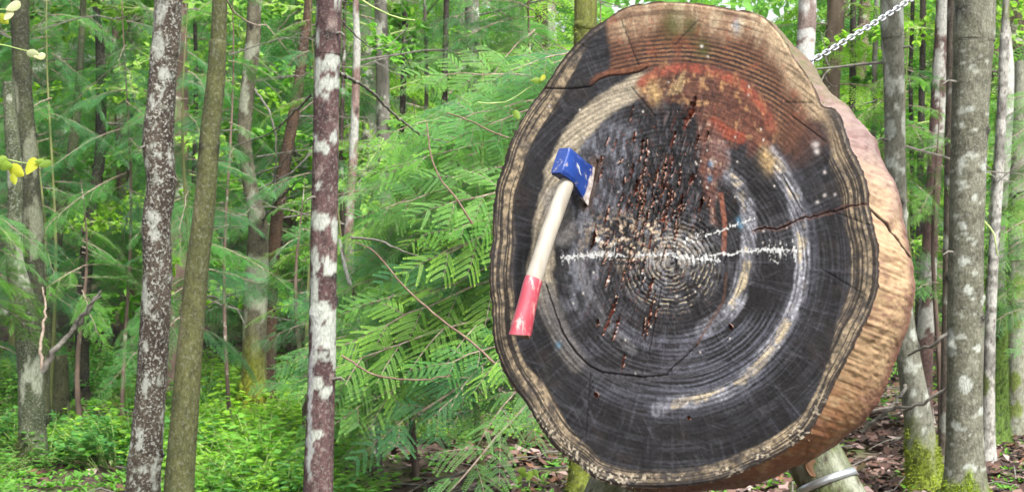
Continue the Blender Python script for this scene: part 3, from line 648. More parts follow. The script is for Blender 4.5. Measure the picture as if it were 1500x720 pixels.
# ============================================================ STAND (cut log legs with a steel band)
def stand():
    top = np.array(P(1182, 650, 3.17)); kn = np.array(P(1232, 742, 3.13)); dr = (kn-top)/np.linalg.norm(kn-top)
    root = link('log_stand', None, label='pale mossy log leg propping the slab, wrapped with a steel band', cat='stand', loc=Vector((float(top[0]), float(top[1]), float(gz(top[0], top[1])))))
    o0 = np.array(root.location)
    def leg(top, dr, r0, r1, seed):
        L = (top[2]-0)/(-dr[2])+.05; n = 90; t = np.linspace(0, L, n); path = top+dr*t[:, None]
        V, F, th = tube_np(path, np.interp(t, [0, L], [r0, r1]), 48, seed, .05); V = V.reshape(n, 48, 3)
        nn = fbm(V[..., 0]*22+seed, V[..., 1]*22, V[..., 2]*9, 300+seed, 5); n2 = fbm(V[..., 0]*60, V[..., 1]*60, V[..., 2]*60, 310, 3)
        C = np.ones(nn.shape+(3,))*lin((150, 156, 128)); 
        for m, c in ((ss(.5, .6, nn), (186, 190, 168)), (ss(.5, .62, 1-nn), (112, 122, 72)), (ss(.64, .7, n2), (84, 66, 54))): C = C+(lin(c)-C)*m[..., None]
        V = V.reshape(-1, 3); nv = len(V); Vc = np.concatenate([V, [top]]); F = [tuple(f) for f in F]+[(i, (i+1) % 48, nv) for i in range(48)]
        C = np.concatenate([C.reshape(-1, 3), [lin((150, 120, 90))]])
        return link('leg', mesh_from('leg', Vc-o0, F, M_bark, colors=C*.34), root)
    leg(top, dr, .064, .072, 1)
    t2 = np.array(P(915, 668, 3.3)); d2 = np.array([-.42, .12, -.9]); d2 /= np.linalg.norm(d2); leg(t2, d2, .05, .06, 5)
    bt = np.array([top[0]*.5+t2[0]*.5, top[1]+.75, 1.5]); d3 = np.array([.05, .25, -1.]); d3 /= np.linalg.norm(d3); leg(bt, d3, .05, .06, 8)
    # crossbar below the slab, behind, tying the three legs
    path = np.linspace(np.array(top+dr*.35), np.array(t2+d2*.3), 20); V, F, _ = tube_np(path, np.full(20, .03), 16, 3, .05)
    link('crossbar', mesh_from('crossbar', V-o0, F, M_bark, colors=np.tile(lin((140, 120, 96)), (len(V), 1))), root)
    # steel band: a sleeve round the leg, thick 1.5 mm
    c = top+dr*.094; up = np.array([0.03, 1, .02]); A = np.cross(dr, up); A /= np.linalg.norm(A); Bn = np.cross(dr, A)
    tilt = .14; V = []
    for s_, r_ in ((-.0085, .0685), (.0085, .0692), (.0085, .0668), (-.0085, .066)):
        for q in range(64):
            t = 2*math.pi*q/64; V.append(c+dr*(s_+tilt*.06*math.cos(t+.5))+r_*(math.cos(t)*A+math.sin(t)*Bn))
    F = [(k*64+q, k*64+(q+1) % 64, ((k+1) % 4)*64+(q+1) % 64, ((k+1) % 4)*64+q) for k in range(4) for q in range(64)]
    link('steel_band', mesh_from('steel_band', np.array(V)-o0, F, M_band), root)
    # sawn stub of a branch on the leg, facing the viewer
    c = np.array(P(1191, 685, 3.17)); toC = np.array([0, 0, CAMZ])-c; toC /= np.linalg.norm(toC); c = c+toC*.059
    V = []; sx = np.cross(dr, toC); sx /= np.linalg.norm(sx)
    for k_, (hh, s_) in enumerate(((-.02, 1), (.012, 1), (.016, .85))):
        for q in range(14):
            t = 2*math.pi*q/14; rx, ry = .016*math.copysign(abs(math.cos(t))**.6, math.cos(t)), .021*math.copysign(abs(math.sin(t))**.6, math.sin(t))
            V.append(c+toC*hh+s_*(rx*sx+ry*dr)+toC*.002*random.random())
    F = [(k_*14+q, k_*14+(q+1) % 14, (k_+1)*14+(q+1) % 14, (k_+1)*14+q) for k_ in range(2) for q in range(14)]+[tuple(range(28, 42))]
    link('branch_stub', mesh_from('branch_stub', np.array(V)-o0, F, M_rim, smooth=False, colors=np.tile(lin((150, 112, 80))*.45, (42, 1))*np.random.uniform(.7, 1.2, (42, 1))), root)
stand()

LAND = [(48, 'the pale kinked trunk'), (105, 'the leaning thin trunk'), (146, 'the blackish trunk'), (228, 'the white-speckled trunk'), (295, 'the olive trunk'), (368, 'the crooked mossy trunk'), (420, 'the cinnamon trunk'),
        (474, 'the purple trunk'), (517, 'the mottled pinkish trunk'), (590, 'the slim black trunk'), (650, 'the second slim trunk'), (760, 'the slab'), (1260, 'the slab'), (1313, 'the grey knotted trunk'),
        (1366, 'the rusty trunk'), (1418, 'the thickest grey trunk'), (1464, 'the whitish mossy trunk')]
ORD = ['nearest', 'second nearest', 'third nearest', 'fourth nearest', 'fifth nearest', 'sixth nearest', 'seventh nearest', 'eighth nearest', 'ninth nearest', 'tenth nearest', 'eleventh nearest', 'twelfth nearest', 'thirteenth nearest', 'fourteenth nearest', 'fifteenth nearest', 'sixteenth nearest', 'seventeenth nearest', 'eighteenth nearest']
def where(px):
    if px < LAND[0][0]: return 'left of the pale kinked trunk'
    if px > LAND[-1][0]: return 'right of the whitish mossy trunk'
    for (a, n1), (b, n2) in zip(LAND[:-1], LAND[1:]):
        if a <= px <= b:
            if n1 == n2: return 'behind the slab'
            return 'between '+n1+' and '+n2[4:]
LATER = {}
def remember(root, kind, px, Y): LATER.setdefault((kind, where(px)), []).append((Y, root))
def write_labels():
    for (kind, wh), l in LATER.items():
        l.sort(key=lambda t: t[0])
        for i, (_, o) in enumerate(l):
            a = '' if len(l) == 1 else (ORD[min(i, 17)] if i < len(l)-1 else 'farthest'); o['label'] = (a+' '+kind+' '+wh).strip()

# ============================================================ FOLIAGE MESHES
class FB:
    def __init__(s): s.V, s.F, s.T = [], [], []; s.tv, s.tf, s.off = [], [], 0
    def diamond(s, p, d, nrm, L, W, t0, t1):
        sd = np.cross(d, nrm); b = len(s.V)
        s.V += [p, p+d*L*.45+sd*W, p+d*L, p+d*L*.45-sd*W]; s.F.append((b, b+1, b+2, b+3)); s.T += [t0, (t0+t1)/2, t1, (t0+t1)/2]
    def tube(s, pts, r0, r1, n=4):
        v, f, _ = tube_np(pts, np.linspace(r0, r1, len(pts)), n); s.tv.append(v); s.tf.append(f+s.off); s.off += len(v)
    def build(s, name, leaf=M_leaf, twig=M_twig):
        nv = len(s.V); V = np.array(s.V); F = list(s.F); T = list(s.T)
        if s.tv:
            tv = np.concatenate(s.tv); tf = np.concatenate(s.tf)+nv; V = np.concatenate([V, tv]) if nv else tv; F += [tuple(x) for x in tf]; T += [0]*len(tv)
        me = mesh_from(name, V, F, leaf, {'tip': T}, smooth=False); me.materials.append(twig)
        mi = np.zeros(len(F), np.int32); mi[len(s.F):] = 1; me.polygons.foreach_set('material_index', mi); return me
def norm(v): return v/(np.linalg.norm(v)+1e-9)
def make_bough(seed, L=.8, nf=13, pin=.085, sp=.021, leaf=.013, lw=.0030, droop=.22, lstep=.0095, frond=.36):
    rs = np.random.RandomState(seed); b = FB(); UPv = np.array([0, 0, 1.])
    ts = np.linspace(0, 1, 12); wob = np.cumsum(rs.normal(0, .012, 12)); main = np.stack([ts*L, wob*L, -droop*L*ts**2], -1)
    b.tube(main, .006*L+.002, .0015, 5)
    def M(t): return np.array([np.interp(t, ts, main[:, c]) for c in range(3)])
    def frond_(p, d, FL, twst):
        side0 = norm(np.cross(UPv, d)+UPv*twst); n = max(4, int(FL/sp)); sag = rs.uniform(.15, .5)
        q = np.array([p+d*FL*t-UPv*sag*FL*t*t for t in np.linspace(0, 1, 6)]); b.tube(q, .0018, .0007, 3)
        for i in range(n):
            t = (i+.5)/n; c = p+d*FL*t-UPv*sag*FL*t*t; dd = norm(d-UPv*2*sag*t)
            pl = pin*(.35+.9*math.sin(min(1, t*1.25+.18)*math.pi*.62))*(1-t**3*.65)*rs.uniform(.8, 1.1)
            for sgn in (-1, 1):
                if rs.rand() < .05: continue
                pd = norm(dd*.75+side0*sgn*.9-UPv*rs.uniform(.05, .45)); nr = norm(np.cross(pd, np.cross(UPv, pd))+rs.normal(0, .18, 3)); nr = norm(nr-pd*np.dot(nr, pd)); sv = np.cross(pd, nr)
                tv_ = rs.rand()**1.5*.55; m = max(2, int(pl/lstep))
                for k in range(m):
                    u = (k+.3)/m; pc_ = c+pd*pl*u-UPv*.25*pl*u*u; ll = leaf*(1.15-.55*u)
                    for s2 in (-1, 1): b.diamond(pc_, norm(pd*.8+sv*s2*.8), nr, ll, lw, tv_*.6+u*.25, tv_*.6+u*.5)
                b.diamond(c+pd*pl*.9-UPv*.22*pl, pd, nr, leaf*1.1, lw, .6, 1)
    for i in range(nf):
        t = .08+.88*(i+.5*rs.rand())/nf; sgn = 1 if i % 2 else -1
        p = M(t); FL = L*frond*(1.08-t*.85)*rs.uniform(.75, 1.15); a = R(rs.uniform(38, 62))
        frond_(p, norm(np.array([math.cos(a), sgn*math.sin(a), rs.uniform(-.25, .12)])), FL, rs.uniform(-.3, .3)*1.0)
    frond_(M(.93), norm(np.array([1, rs.normal(0, .1), -.35])), L*.2, 0)
    return b.build('bough')
NEAR = [make_bough(s, .8, 12, .080, .0235, .0115, .0022, .34, .0056, .38) for s in (1, 2, 3, 4, 5)]
FAR = [make_bough(s, 1.0, 12, .11, .036, .030, .0062, .28, .022, .38) for s in (11, 12, 13, 14)]
FINE = [make_bough(s, 1.0, 15, .085, .024, .030, .0022, .35, .012, .36) for s in (21, 22, 23)]
print('tris', [len(m.polygons)*2 for m in NEAR+FAR+FINE])

def leaf_poly(b, p, d, nrm, L, W, t=.5):
    sd = np.cross(d, nrm); i = len(b.V); q = [(0, 0), (.3, .85), (.6, .8), (1, 0), (.6, -.8), (.3, -.85)]
    for u, v in q: b.V.append(p+d*L*u+sd*W*v*.5+nrm*(abs(v)*W*.15)-np.array([0, 0, 1.])*L*.15*u*u); b.T.append(t*(.4+.6*u))
    b.F += [(i, i+1, i+2, i+3), (i, i+3, i+4, i+5)]
def make_shrub(seed, n=42, H=.55, S=.42, leaf=.045, lw=.030, per=11):
    rs = np.random.RandomState(seed); b = FB()
    for i in range(n):
        a = rs.uniform(0, 6.28); r = S*math.sqrt(rs.rand()); hh = H*rs.uniform(.35, 1)*(1-.45*(r/S)**2)
        p0 = np.array([r*.35*math.cos(a), r*.35*math.sin(a), -.03]); p1 = np.array([r*math.cos(a), r*math.sin(a), hh]); mid = (p0+p1)/2+np.array([0, 0, hh*.15])
        pts = np.array([p0, mid, p1]); b.tube(pts, .003, .0012, 3)
        for k in range(per):
            t = .35+.65*(k+rs.rand())/per; p = p0*(1-t)**2+2*mid*t*(1-t)+p1*t*t; az = rs.uniform(0, 6.28); d = norm(np.array([math.cos(az), math.sin(az), rs.uniform(-.2, .5)]))
            leaf_poly(b, p+d*.01, d, norm(np.cross(d, np.cross(np.array([0, 0, 1.])+rs.normal(0, .4, 3), d))), leaf*rs.uniform(.6, 1.2), lw*rs.uniform(.7, 1.1), rs.rand())
    return b.build('foliage', M_broad, M_gtwig)
SHRUB = [make_shrub(s, 46, .5, .5, .058, .040, 10) for s in (31, 32, 33)]+[make_shrub(34, 60, .38, .5, .028, .02, 14)]
def make_leafy(seed, L=.9, n=60):
    """broad-leaved branch"""
    rs = np.random.RandomState(seed); b = FB(); main = np.array([(0, 0, 0), (.35*L, .03, .06), (.7*L, -.02, .05), (L, .02, -.04)]); b.tube(main, .006, .002, 5)
    for i in range(n):
        t = rs.uniform(.15, 1)*3; k = min(2, int(t)); p = main[k]+(main[k+1]-main[k])*(t-k); az = rs.uniform(0, 6.28)
        d = norm(np.array([math.cos(az)+.6, math.sin(az), rs.uniform(-.4, .4)])); st = rs.uniform(.02, .25)*(1-t/4); e = p+d*st; b.tube(np.array([p, (p+e)/2, e]), .0015, .001, 3)
        for q in range(3):
            d2 = norm(d+rs.normal(0, .5, 3)); leaf_poly(b, e, d2, norm(np.cross(d2, np.cross(np.array([0, 0, 1.])+rs.normal(0, .3, 3), d2))), .055*rs.uniform(.7, 1.2), .038, rs.rand())
    return b.build('leafy_branch', M_broad, M_gtwig)
LEAFY = [make_leafy(s) for s in (41, 42)]
def make_dead(seed, L=1.0):
    rs = np.random.RandomState(seed); b = FB()
    def br(p, d, L, r, lev):
        n = 6; pts = [p]; dd = d
        for i in range(n): dd = norm(dd+rs.normal(0, .16, 3)-np.array([0, 0, .03])); pts.append(pts[-1]+dd*L/n)
        b.tube(np.array(pts), r, r*.3, 5 if lev == 0 else 3)
        if lev < 2:
            for i in range(5 if lev == 0 else 3): k = rs.randint(1, n); br(pts[k], norm(dd+rs.normal(0, .6, 3)), L*rs.uniform(.3, .55), r*.5, lev+1)
    br(np.zeros(3), np.array([1., 0, 0]), L, .009, 0); return b.build('dead_limb', M_leaf, M_dead)
DEAD = [make_dead(s) for s in (51, 52, 53)]

def place(root, me, name, p, az, pitch=0, roll=0, sc=1.0, col=None):
    o = bpy.data.objects.new(name, me); COL.objects.link(o); o.parent = root; o.location = Vector(p)-root.location
    o.rotation_euler = (roll, -pitch, az); o.scale = (sc,)*3
    if col: o.color = (*col, 1)
    return o
G_BRIGHT = (.084, .225, .040); G_MID = (.055, .175, .050); G_DARK = (.034, .112, .042); G_BLUE = (.046, .155, .072); G_LIME = (.14, .29, .033)

# ============================================================ NAMED TREES
def tree(name, label, Y, path, base, lichen=(), moss=None, blobs=(), seed=0, rough=.06, top_h=6.5, knots=6, cat='tree', nth=36, bend=0.0, step=.018, stripes=0.0, fleck=.15, bare=True, yoff=0.0):
    """path: (px, py, width px) from the top of the picture down; runs on to the ground and up out of the picture"""
    pts = []
    for px, py, w_ in path: p = P(px, py, Y); pts.append((p.x, p.y, p.z, w_/FPX*Y/2))
    a, b = np.array(pts[0]), np.array(pts[1]); d = (a-b)/max(1e-6, (a-b)[2]); hgt = top_h-a[2]
    if hgt > .3 and path[0][1] <= 2: 
        tt = a+d*hgt*.5*np.array([.6, 1, 1, .5]); tt[2] = a[2]+hgt*.5; tt[3] = max(.3*a[3], a[3]*.75)
        t3 = tt.copy(); t3[2] = top_h; t3[3] = a[3]*.4; pts = [tuple(t3), tuple(tt)]+pts
    a, b = np.array(pts[-1]), np.array(pts[-2]); g = float(gz(a[0], a[1]))-.06
    if a[2] > g+.02:
        d = (a-b)/((a-b)[2]); L = g-a[2]; e = a+d*L*np.array([.5, 1, 1, 0]); e[2] = g; e[3] = a[3]*1.12; pts.append(tuple(e))
    C4 = catmull([np.array(p) for p in pts], step)[::-1]; n = len(C4)
    base3 = Vector((float(C4[0, 0]), float(C4[0, 1]), float(gz(C4[0, 0], C4[0, 1]))))
    hz = C4[:, 2]-base3.z; rad = C4[:, 3]*(1+.45*np.exp(-np.clip(hz, 0, 9)/.10))
    V, F, th = tube_np(C4[:, :3], rad, nth, seed, 0); V = V.reshape(n, nth, 3); ctr = C4[:, None, :3]; out = V-ctr; un = out/np.linalg.norm(out, axis=2)[..., None]
    x, y, z = V[..., 0], V[..., 1], V[..., 2]
    rr0 = np.linalg.norm(out, axis=2)
    disp = rough*(fbm(x*9+seed, y*9, z*3, 400+seed, 4)-.5)*2+rough*.5*(fbm(x*50, y*50, z*25+seed, 410, 3)-.5)*2
    rs = np.random.RandomState(seed+77); kn = np.zeros(x.shape)
    for i in range(knots):
        zz = rs.uniform(base3.z+.3, 3.2); t = rs.uniform(0, 2*np.pi); dth = np.angle(np.exp(1j*(th[None]-t))); kn += np.exp(-((z-zz)/.022)**2-(dth/.35)**2)
    V = V+un*((disp+.16*kn)*rr0)[..., None]
    bn = fbm(x*14+seed, y*14, z*8, 420+seed, 5); b2 = fbm(x*70, y*70, z*45+seed, 430, 3); C = np.zeros(x.shape+(3,)); C[:] = lin(base[0])
    def put(m, c):
        nonlocal C
        C = C+(lin(c)-C)*np.clip(m, 0, 1)[..., None]
    put(ss(.4, .65, bn), base[1]); put(ss(.55, .72, b2)*.8, base[2]); put(np.clip(kn*1.6, 0, .85), (36, 32, 28))
    if stripes: put(ss(.6, .75, vn(z*26+2*vn(x*20, y*20, 0, 3), seed, 0, 440))*stripes, base[2])
    for (amt, col, sx, sz) in lichen:
        ln = fbm(x*sx+seed*3, y*sx, z*sz, 450+seed, 5); put(ss(1-amt-.015, 1-amt+.03, ln+.10*(b2-.5)), col)
    for (bx, by, bw, bh, col) in blobs:
        q = P(bx, by, Y); sc_ = Y/FPX; wx = x+.018*(fbm(x*30, y*30, z*30, 460)-.5)*2; wz = z+.025*(fbm(x*30, y*30, z*30, 461)-.5)*2
        f = ((wx-q.x)/(bw*sc_))**2+((wz-q.z)/(bh*sc_))**2; put(ss(1.15, .85, f)*(y < C4[:, 1][:, None]+.01), col)
    mossm = None
    if moss:
        h0, h1, mc, side = moss; mm = ss(h1, h0, z-base3.z+.28*(fbm(x*12, y*12, z*5, 470+seed)-.5)*2)
        if side: mm = np.maximum(mm, ss(.25, .8, un[..., 0]*side)*ss(.42, .55, fbm(x*10, y*10, z*4, 480+seed))*.95)
        put(mm*.95, mc); put(mm*ss(.5, .65, b2), tuple(int(v*.6) for v in mc)); mossm = mm
    root = link(name, None, label=label, cat=cat, loc=base3); loc0 = np.array(base3)
    link('trunk', mesh_from('trunk', V.reshape(-1, 3)-loc0, F, M_bark, {'fleck': np.full(len(V.reshape(-1, 3)), fleck)}, colors=C.reshape(-1, 3)*.38), root)
    if mossm is not None:
        idx = np.nonzero(((mossm > .5) & (z < 3.5)).ravel())[0]
        if len(idx) > 60:
            k = 5200; idx = rs.choice(idx, k); p = V.reshape(-1, 3)[idx]+rs.normal(0, .004, (k, 3)); u = un.reshape(-1, 3)[idx]
            dd = u+rs.normal(0, .5, (k, 3))+np.array([0, 0, -.2]); dd /= np.linalg.norm(dd, axis=1)[:, None]; s = np.cross(dd, rs.normal(size=(k, 3))); s /= np.linalg.norm(s, axis=1)[:, None]
            L = rs.uniform(.006, .022, k)[:, None]; Vm = np.stack([p-u*.003+s*.0022, p-u*.003-s*.0022, p+dd*L], 1).reshape(-1, 3)
            mc = lin(moss[2])*.45; cc = mc*rs.uniform(.55, 1.35, (k, 1))
            link('moss', mesh_from('moss', Vm-loc0, np.arange(3*k).reshape(-1, 3), M_litter, smooth=False, colors=np.repeat(cc, 3, 0)), root, kind='stuff')
    return root
def twig(root, pts, r0, r1, mat, name='limb', n=6):
    """pts: (px, py, Y)"""
    c = catmull([np.array(P(*p)) for p in pts], .03); c[1:-1] += .35*r0*np.random.RandomState(len(c)).normal(size=(len(c)-2, 3)); v, f, _ = tube_np(c, np.linspace(r0, r1, len(c)), n, len(c), .12)
    return link(name, mesh_from(name, v-np.array(root.location), f, mat), root)

WL = (206, 212, 200)
T1 = tree('lichen_tree', 'rough dark trunk speckled with white lichen, left of the smooth olive trunk', 6.2,
  [(247,0,40),(241,80,40),(236,150,42),(231,215,44),(236,270,42),(229,330,42),(231,400,42),(227,470,42),(222,560,44),(215,640,46),(209,720,48)],
  ((84,72,62),(104,92,78),(58,48,44)), [(.36,(150,152,138),30,24),(.30,(200,204,192),30,24)], seed=1, rough=.10, knots=10, fleck=.85, step=.011, nth=56,
  blobs=[(236,70,11,16,(196,200,188)),(240,20,8,14,(196,200,188)),(245,110,11,10,(196,200,188)),(228,320,10,13,(196,200,188)),(232,345,8,10,(196,200,188)),(215,430,6,18,(200,204,192)),(219,560,6,13,(196,200,188)),(210,640,6,18,(196,200,188)),(228,150,5,11,(196,200,188))])
T2 = tree('olive_tree', 'smooth leaning olive-brown trunk between two lichen-covered trunks', 5.6,
  [(322,0,22),(319,60,25),(316,120,27),(307,200,29),(300,300,31),(288,400,34),(279,500,37),(271,600,40),(262,720,44)],
  ((92,96,56),(106,108,64),(78,80,46)), [(.33,(128,124,88),6,2)], seed=2, rough=.025, knots=2)
T3 = tree('red_bark_tree', 'slender purple-brown trunk with large white lichen patches, nearest the ferny boughs', 5.9,
  [(482,0,37),(480,80,37),(478,160,37),(477,240,38),(475,330,39),(473,420,39),(472,520,40),(469,620,41),(466,720,43)],
  ((92,68,68),(112,86,84),(58,42,42)), [(.36,(200,206,196),14,10),(.36,(150,130,124),30,26)], seed=3, rough=.05, knots=12, fleck=.22, step=.013, nth=48,
  blobs=[(487,88,11,9,WL),(487,122,13,10,WL),(467,110,6,26,WL),(474,216,11,9,WL),(466,215,4,10,WL),(470,324,15,14,WL),(492,335,5,16,WL),(470,274,6,7,WL),(468,60,4,10,WL),(463,380,7,20,WL),(485,390,10,10,WL),
         (474,455,13,16,WL),(463,440,6,40,WL),(482,492,14,16,WL),(466,560,10,8,WL),(480,572,10,8,WL),(489,480,6,30,WL),(465,480,7,30,(206,210,204)),(464,633,12,8,WL),(455,640,4,60,(196,200,196)),(458,560,4,60,(200,200,200)),(490,520,4,20,WL)])
T4 = tree('forked_tree', 'pale grey-green trunk near the left edge that kinks below the yellow leaves', 8.6,
  [(12,120,16),(17,190,20),(22,260,22),(22,330,22),(22,385,26),(32,430,34),(39,480,36),(45,560,37),(48,640,38),(50,720,40)],
  ((86,96,66),(112,120,90),(60,68,42)), [(.36,(176,182,160),14,8)], fleck=.4, seed=4, rough=.08, moss=(0,.2,(96,112,52),0))
T4b = tree('dark_mossy_tree', 'dark mossy trunk at the far left, beside the yellow leaves', 9.4,
  [(30,0,26),(30,60,26),(33,130,28),(37,200,30),(42,260,30),(47,320,30),(52,400,28),(58,520,26),(64,660,26)],
  ((60,62,42),(78,84,52),(40,40,30)), [(.40,(132,136,112),6,3)], seed=5, rough=.09)
T5 = tree('thin_dark_tree', 'thin blackish trunk with split base left of the white-speckled trunk', 11.5,
  [(140,0,10),(146,60,13),(148,150,15),(146,230,16),(138,290,19),(130,350,21),(122,440,20),(120,560,20)],
  ((46,44,34),(66,66,46),(24,22,20)), [], seed=6)
T5b = tree('leaning_thin_tree', 'thin mossy trunk leaning right, left of the blackish trunk', 11.0,
  [(122,0,9),(118,80,10),(114,140,12),(106,220,15),(90,300,18),(80,370,19),(70,470,19)],
  ((70,80,48),(92,102,62),(46,48,34)), [], seed=7)
T6 = tree('double_mossy_tree', 'crooked trunk with patchy lichen and yellow moss at its foot, behind the olive trunk', 10.5,
  [(373,0,20),(371,60,22),(363,130,21),(358,200,20),(366,270,22),(378,330,28),(376,400,33),(373,470,36),(372,560,35),(370,640,34),(368,720,38)],
  ((104,98,78),(132,128,104),(66,60,46)), [(.44,(176,180,156),8,5)], seed=8, rough=.12, moss=(.15,.75,(168,176,36),0), knots=8)
T7 = tree('cinnamon_tree', 'leaning cinnamon-brown trunk left of the white-patched purple trunk', 10.9,
  [(452,0,12),(446,60,14),(438,120,16),(428,180,17),(417,240,18),(408,300,19),(402,360,19),(397,420,20),(394,520,22),(392,640,22)],
  ((88,66,50),(108,82,62),(54,42,34)), [(.3,(98,104,70),7,4)], seed=9, rough=.06)
T8 = tree('birch_like_tree', 'thin pinkish white-mottled trunk right of the purple trunk', 9.2,
  [(521,0,9),(523,60,11),(521,140,12),(518,220,13),(513,300,13),(511,380,14),(520,460,14),(533,540,15),(544,620,16),(552,720,17)],
  ((150,120,112),(176,150,140),(92,66,58)), [(.46,(206,206,196),9,7)], seed=10)
T9 = tree('slim_black_tree', 'very slim black trunk rising in the gap above the ferny boughs', 13,
  [(594,0,9),(592,80,9),(590,150,9),(588,200,9),(589,300,10),(590,420,10)], ((48,40,36),(66,56,48),(28,24,22)), [(.36,(150,150,130),9,7)], seed=11, nth=16)
T9b = tree('second_slim_tree', 'slim dark trunk halfway between the slim black one and the slab', 12.4,
  [(654,0,8),(652,90,9),(650,180,10),(647,260,11),(642,340,11),(638,460,12)], ((56,44,40),(72,60,50),(30,26,24)), [], seed=12, nth=16)
T10 = tree('moss_pillar_tree', 'trunk covered in thick yellow-green moss, passing behind the slab', 7.6,
  [(858,0,33),(857,40,33),(855,200,32),(852,420,32),(850,600,31),(850,720,33)], ((92,92,60),(128,130,60),(60,56,40)), [], seed=13, moss=(2.0,3.0,(146,158,56),0), rough=.1)
T11 = tree('blotched_white_tree', 'pinkish trunk with white blotches, above the slab just left of the chain', 10.4,
  [(1183,0,26),(1181,50,27),(1177,120,28),(1175,300,30)], ((160,138,130),(184,164,154),(120,100,94)), [(.5,(240,240,234),6,7)], seed=14)
T12 = tree('grey_knotted_tree', 'grey white-spotted trunk behind the right edge of the slab, moss at its foot', 7.9,
  [(1306,0,32),(1308,60,32),(1310,130,30),(1311,200,30),(1312,280,30),(1316,400,30),(1324,480,33),(1333,540,36),(1343,600,40),(1351,660,44),(1356,716,48)],
  ((132,132,116),(152,152,136),(100,100,86)), [(.38,(206,210,196),14,12)], seed=15, knots=12, moss=(.15,.38,(158,178,44),0), rough=.05,
  blobs=[(1318,20,5,7,WL),(1317,35,4,4,WL),(1300,135,4,6,WL),(1303,190,6,16,(190,196,184)),(1301,240,7,8,WL),(1319,249,6,7,WL),(1335,490,6,6,WL),(1330,575,5,5,WL)])
T13 = tree('grey_spotted_tree', 'thickest grey trunk on the right, white spotted, with a bright mossy foot', 7.3,
  [(1428,0,58),(1426,60,57),(1423,120,54),(1420,200,52),(1417,290,50),(1415,380,50),(1413,470,50),(1413,560,51),(1413,640,53),(1414,712,58)],
  ((124,124,104),(146,146,126),(92,90,76)), [(.33,(200,204,190),16,34)], seed=16, fleck=.3, knots=16, moss=(.10,.26,(156,184,40),0), rough=.035, step=.013, nth=56, stripes=.45,
  blobs=[(1412,162,5,4,WL),(1402,238,5,6,WL),(1438,245,9,7,WL),(1405,330,5,5,WL),(1420,358,4,4,WL),(1432,600,8,6,WL),(1412,680,9,5,WL),(1440,530,5,7,WL),(1405,380,7,6,WL),(1410,425,6,6,WL),(1420,290,6,5,WL),(1390,500,5,20,WL),(1406,560,10,12,WL),(1436,440,5,6,WL),(1395,620,5,5,WL),(1424,510,6,5,WL)])
T13b = tree('shaded_side_tree', 'slimmer brown-grey trunk half hidden behind the thickest grey trunk', 8.7,
  [(1399,0,22),(1397,120,22),(1394,260,21),(1391,400,20),(1388,560,20),(1386,690,22)], ((104,92,80),(124,112,98),(74,64,56)), [(.38,(180,180,168),9,8)], seed=17)
T14 = tree('rusty_blotched_tree', 'rusty red trunk with white blotches left of the thickest grey trunk', 10.2,
  [(1383,0,22),(1378,80,22),(1374,160,22),(1369,240,22),(1364,320,22),(1360,400,23),(1356,480,24),(1352,560,26)],
  ((106,80,74),(126,100,92),(76,58,54)), [(.47,(206,206,196),7,5)], seed=18)
T14b = tree('thin_rusty_tree', 'thin dark trunk between the chain and the rusty red trunk', 12.5,
  [(1352,0,9),(1351,100,9),(1349,200,10),(1347,320,10)], ((62,54,50),(84,74,66),(40,34,32)), [], seed=19, nth=16)
T15 = tree('white_mossy_tree', 'whitish trunk with green moss down its side and foot, right of the thickest trunk', 9.5,
  [(1474,40,12),(1474,110,22),(1470,200,24),(1464,280,25),(1458,360,26),(1459,440,28),(1461,520,30),(1461,600,31),(1459,668,36)],
  ((196,194,182),(216,214,204),(140,132,120)), [(.4,(220,222,214),6,4)], seed=20, moss=(.75,1.2,(112,150,36),-1), rough=.05)
T15b = tree('pale_edge_tree', 'pale thin trunk with dark bands at the right edge', 8.8,
  [(1474,0,11),(1471,60,13),(1468,150,14),(1462,260,15),(1455,380,15),(1450,500,16),(1448,640,18)], ((206,204,194),(222,220,212),(86,78,70)), [(.38,(120,132,72),5,4)], seed=21, stripes=.6)
T16 = tree('edge_tree', 'pale mossy trunk cut off by the right edge of the picture', 9.9,
  [(1497,90,20),(1494,180,22),(1490,300,24),(1488,420,24),(1490,560,26),(1492,650,30)], ((160,160,140),(178,180,160),(112,112,84)), [(.42,(132,150,70),6,5)], seed=22)
T17 = tree('slim_dark_tree', 'slim dark trunk just right of the white-blotched trunk above the chain', 13.5,
  [(1216,0,9),(1217,100,10),(1219,260,10)], ((66,58,56),(88,78,72),(44,38,36)), [(.4,(160,158,150),9,8)], seed=23, nth=16)
T18 = tree('slim_crossing_tree', 'slim dark trunk that the chain crosses', 14,
  [(1250,0,9),(1249,100,10),(1247,300,11)], ((64,56,52),(84,76,68),(44,38,36)), [], seed=24, nth=16)
T19 = tree('crooked_thin_tree', 'thin crooked white-barked stem at the foot of the ferny boughs', 8.0,
  [(497,350,5),(508,400,6),(521,440,7),(535,490,8),(547,560,9),(554,640,9),(556,716,10)], ((140,128,120),(176,168,160),(90,70,62)), [(.45,(214,214,206),14,12)], seed=25, nth=16)
T20 = tree('grey_stub_tree', 'broken mossy stub low between the white-speckled trunk and the pale kinked trunk', 10.8,
  [(88,520,20),(90,560,21),(88,620,22),(86,690,26)], ((92,96,60),(116,118,82),(60,58,42)), [(.4,(160,164,130),7,5)], seed=26)

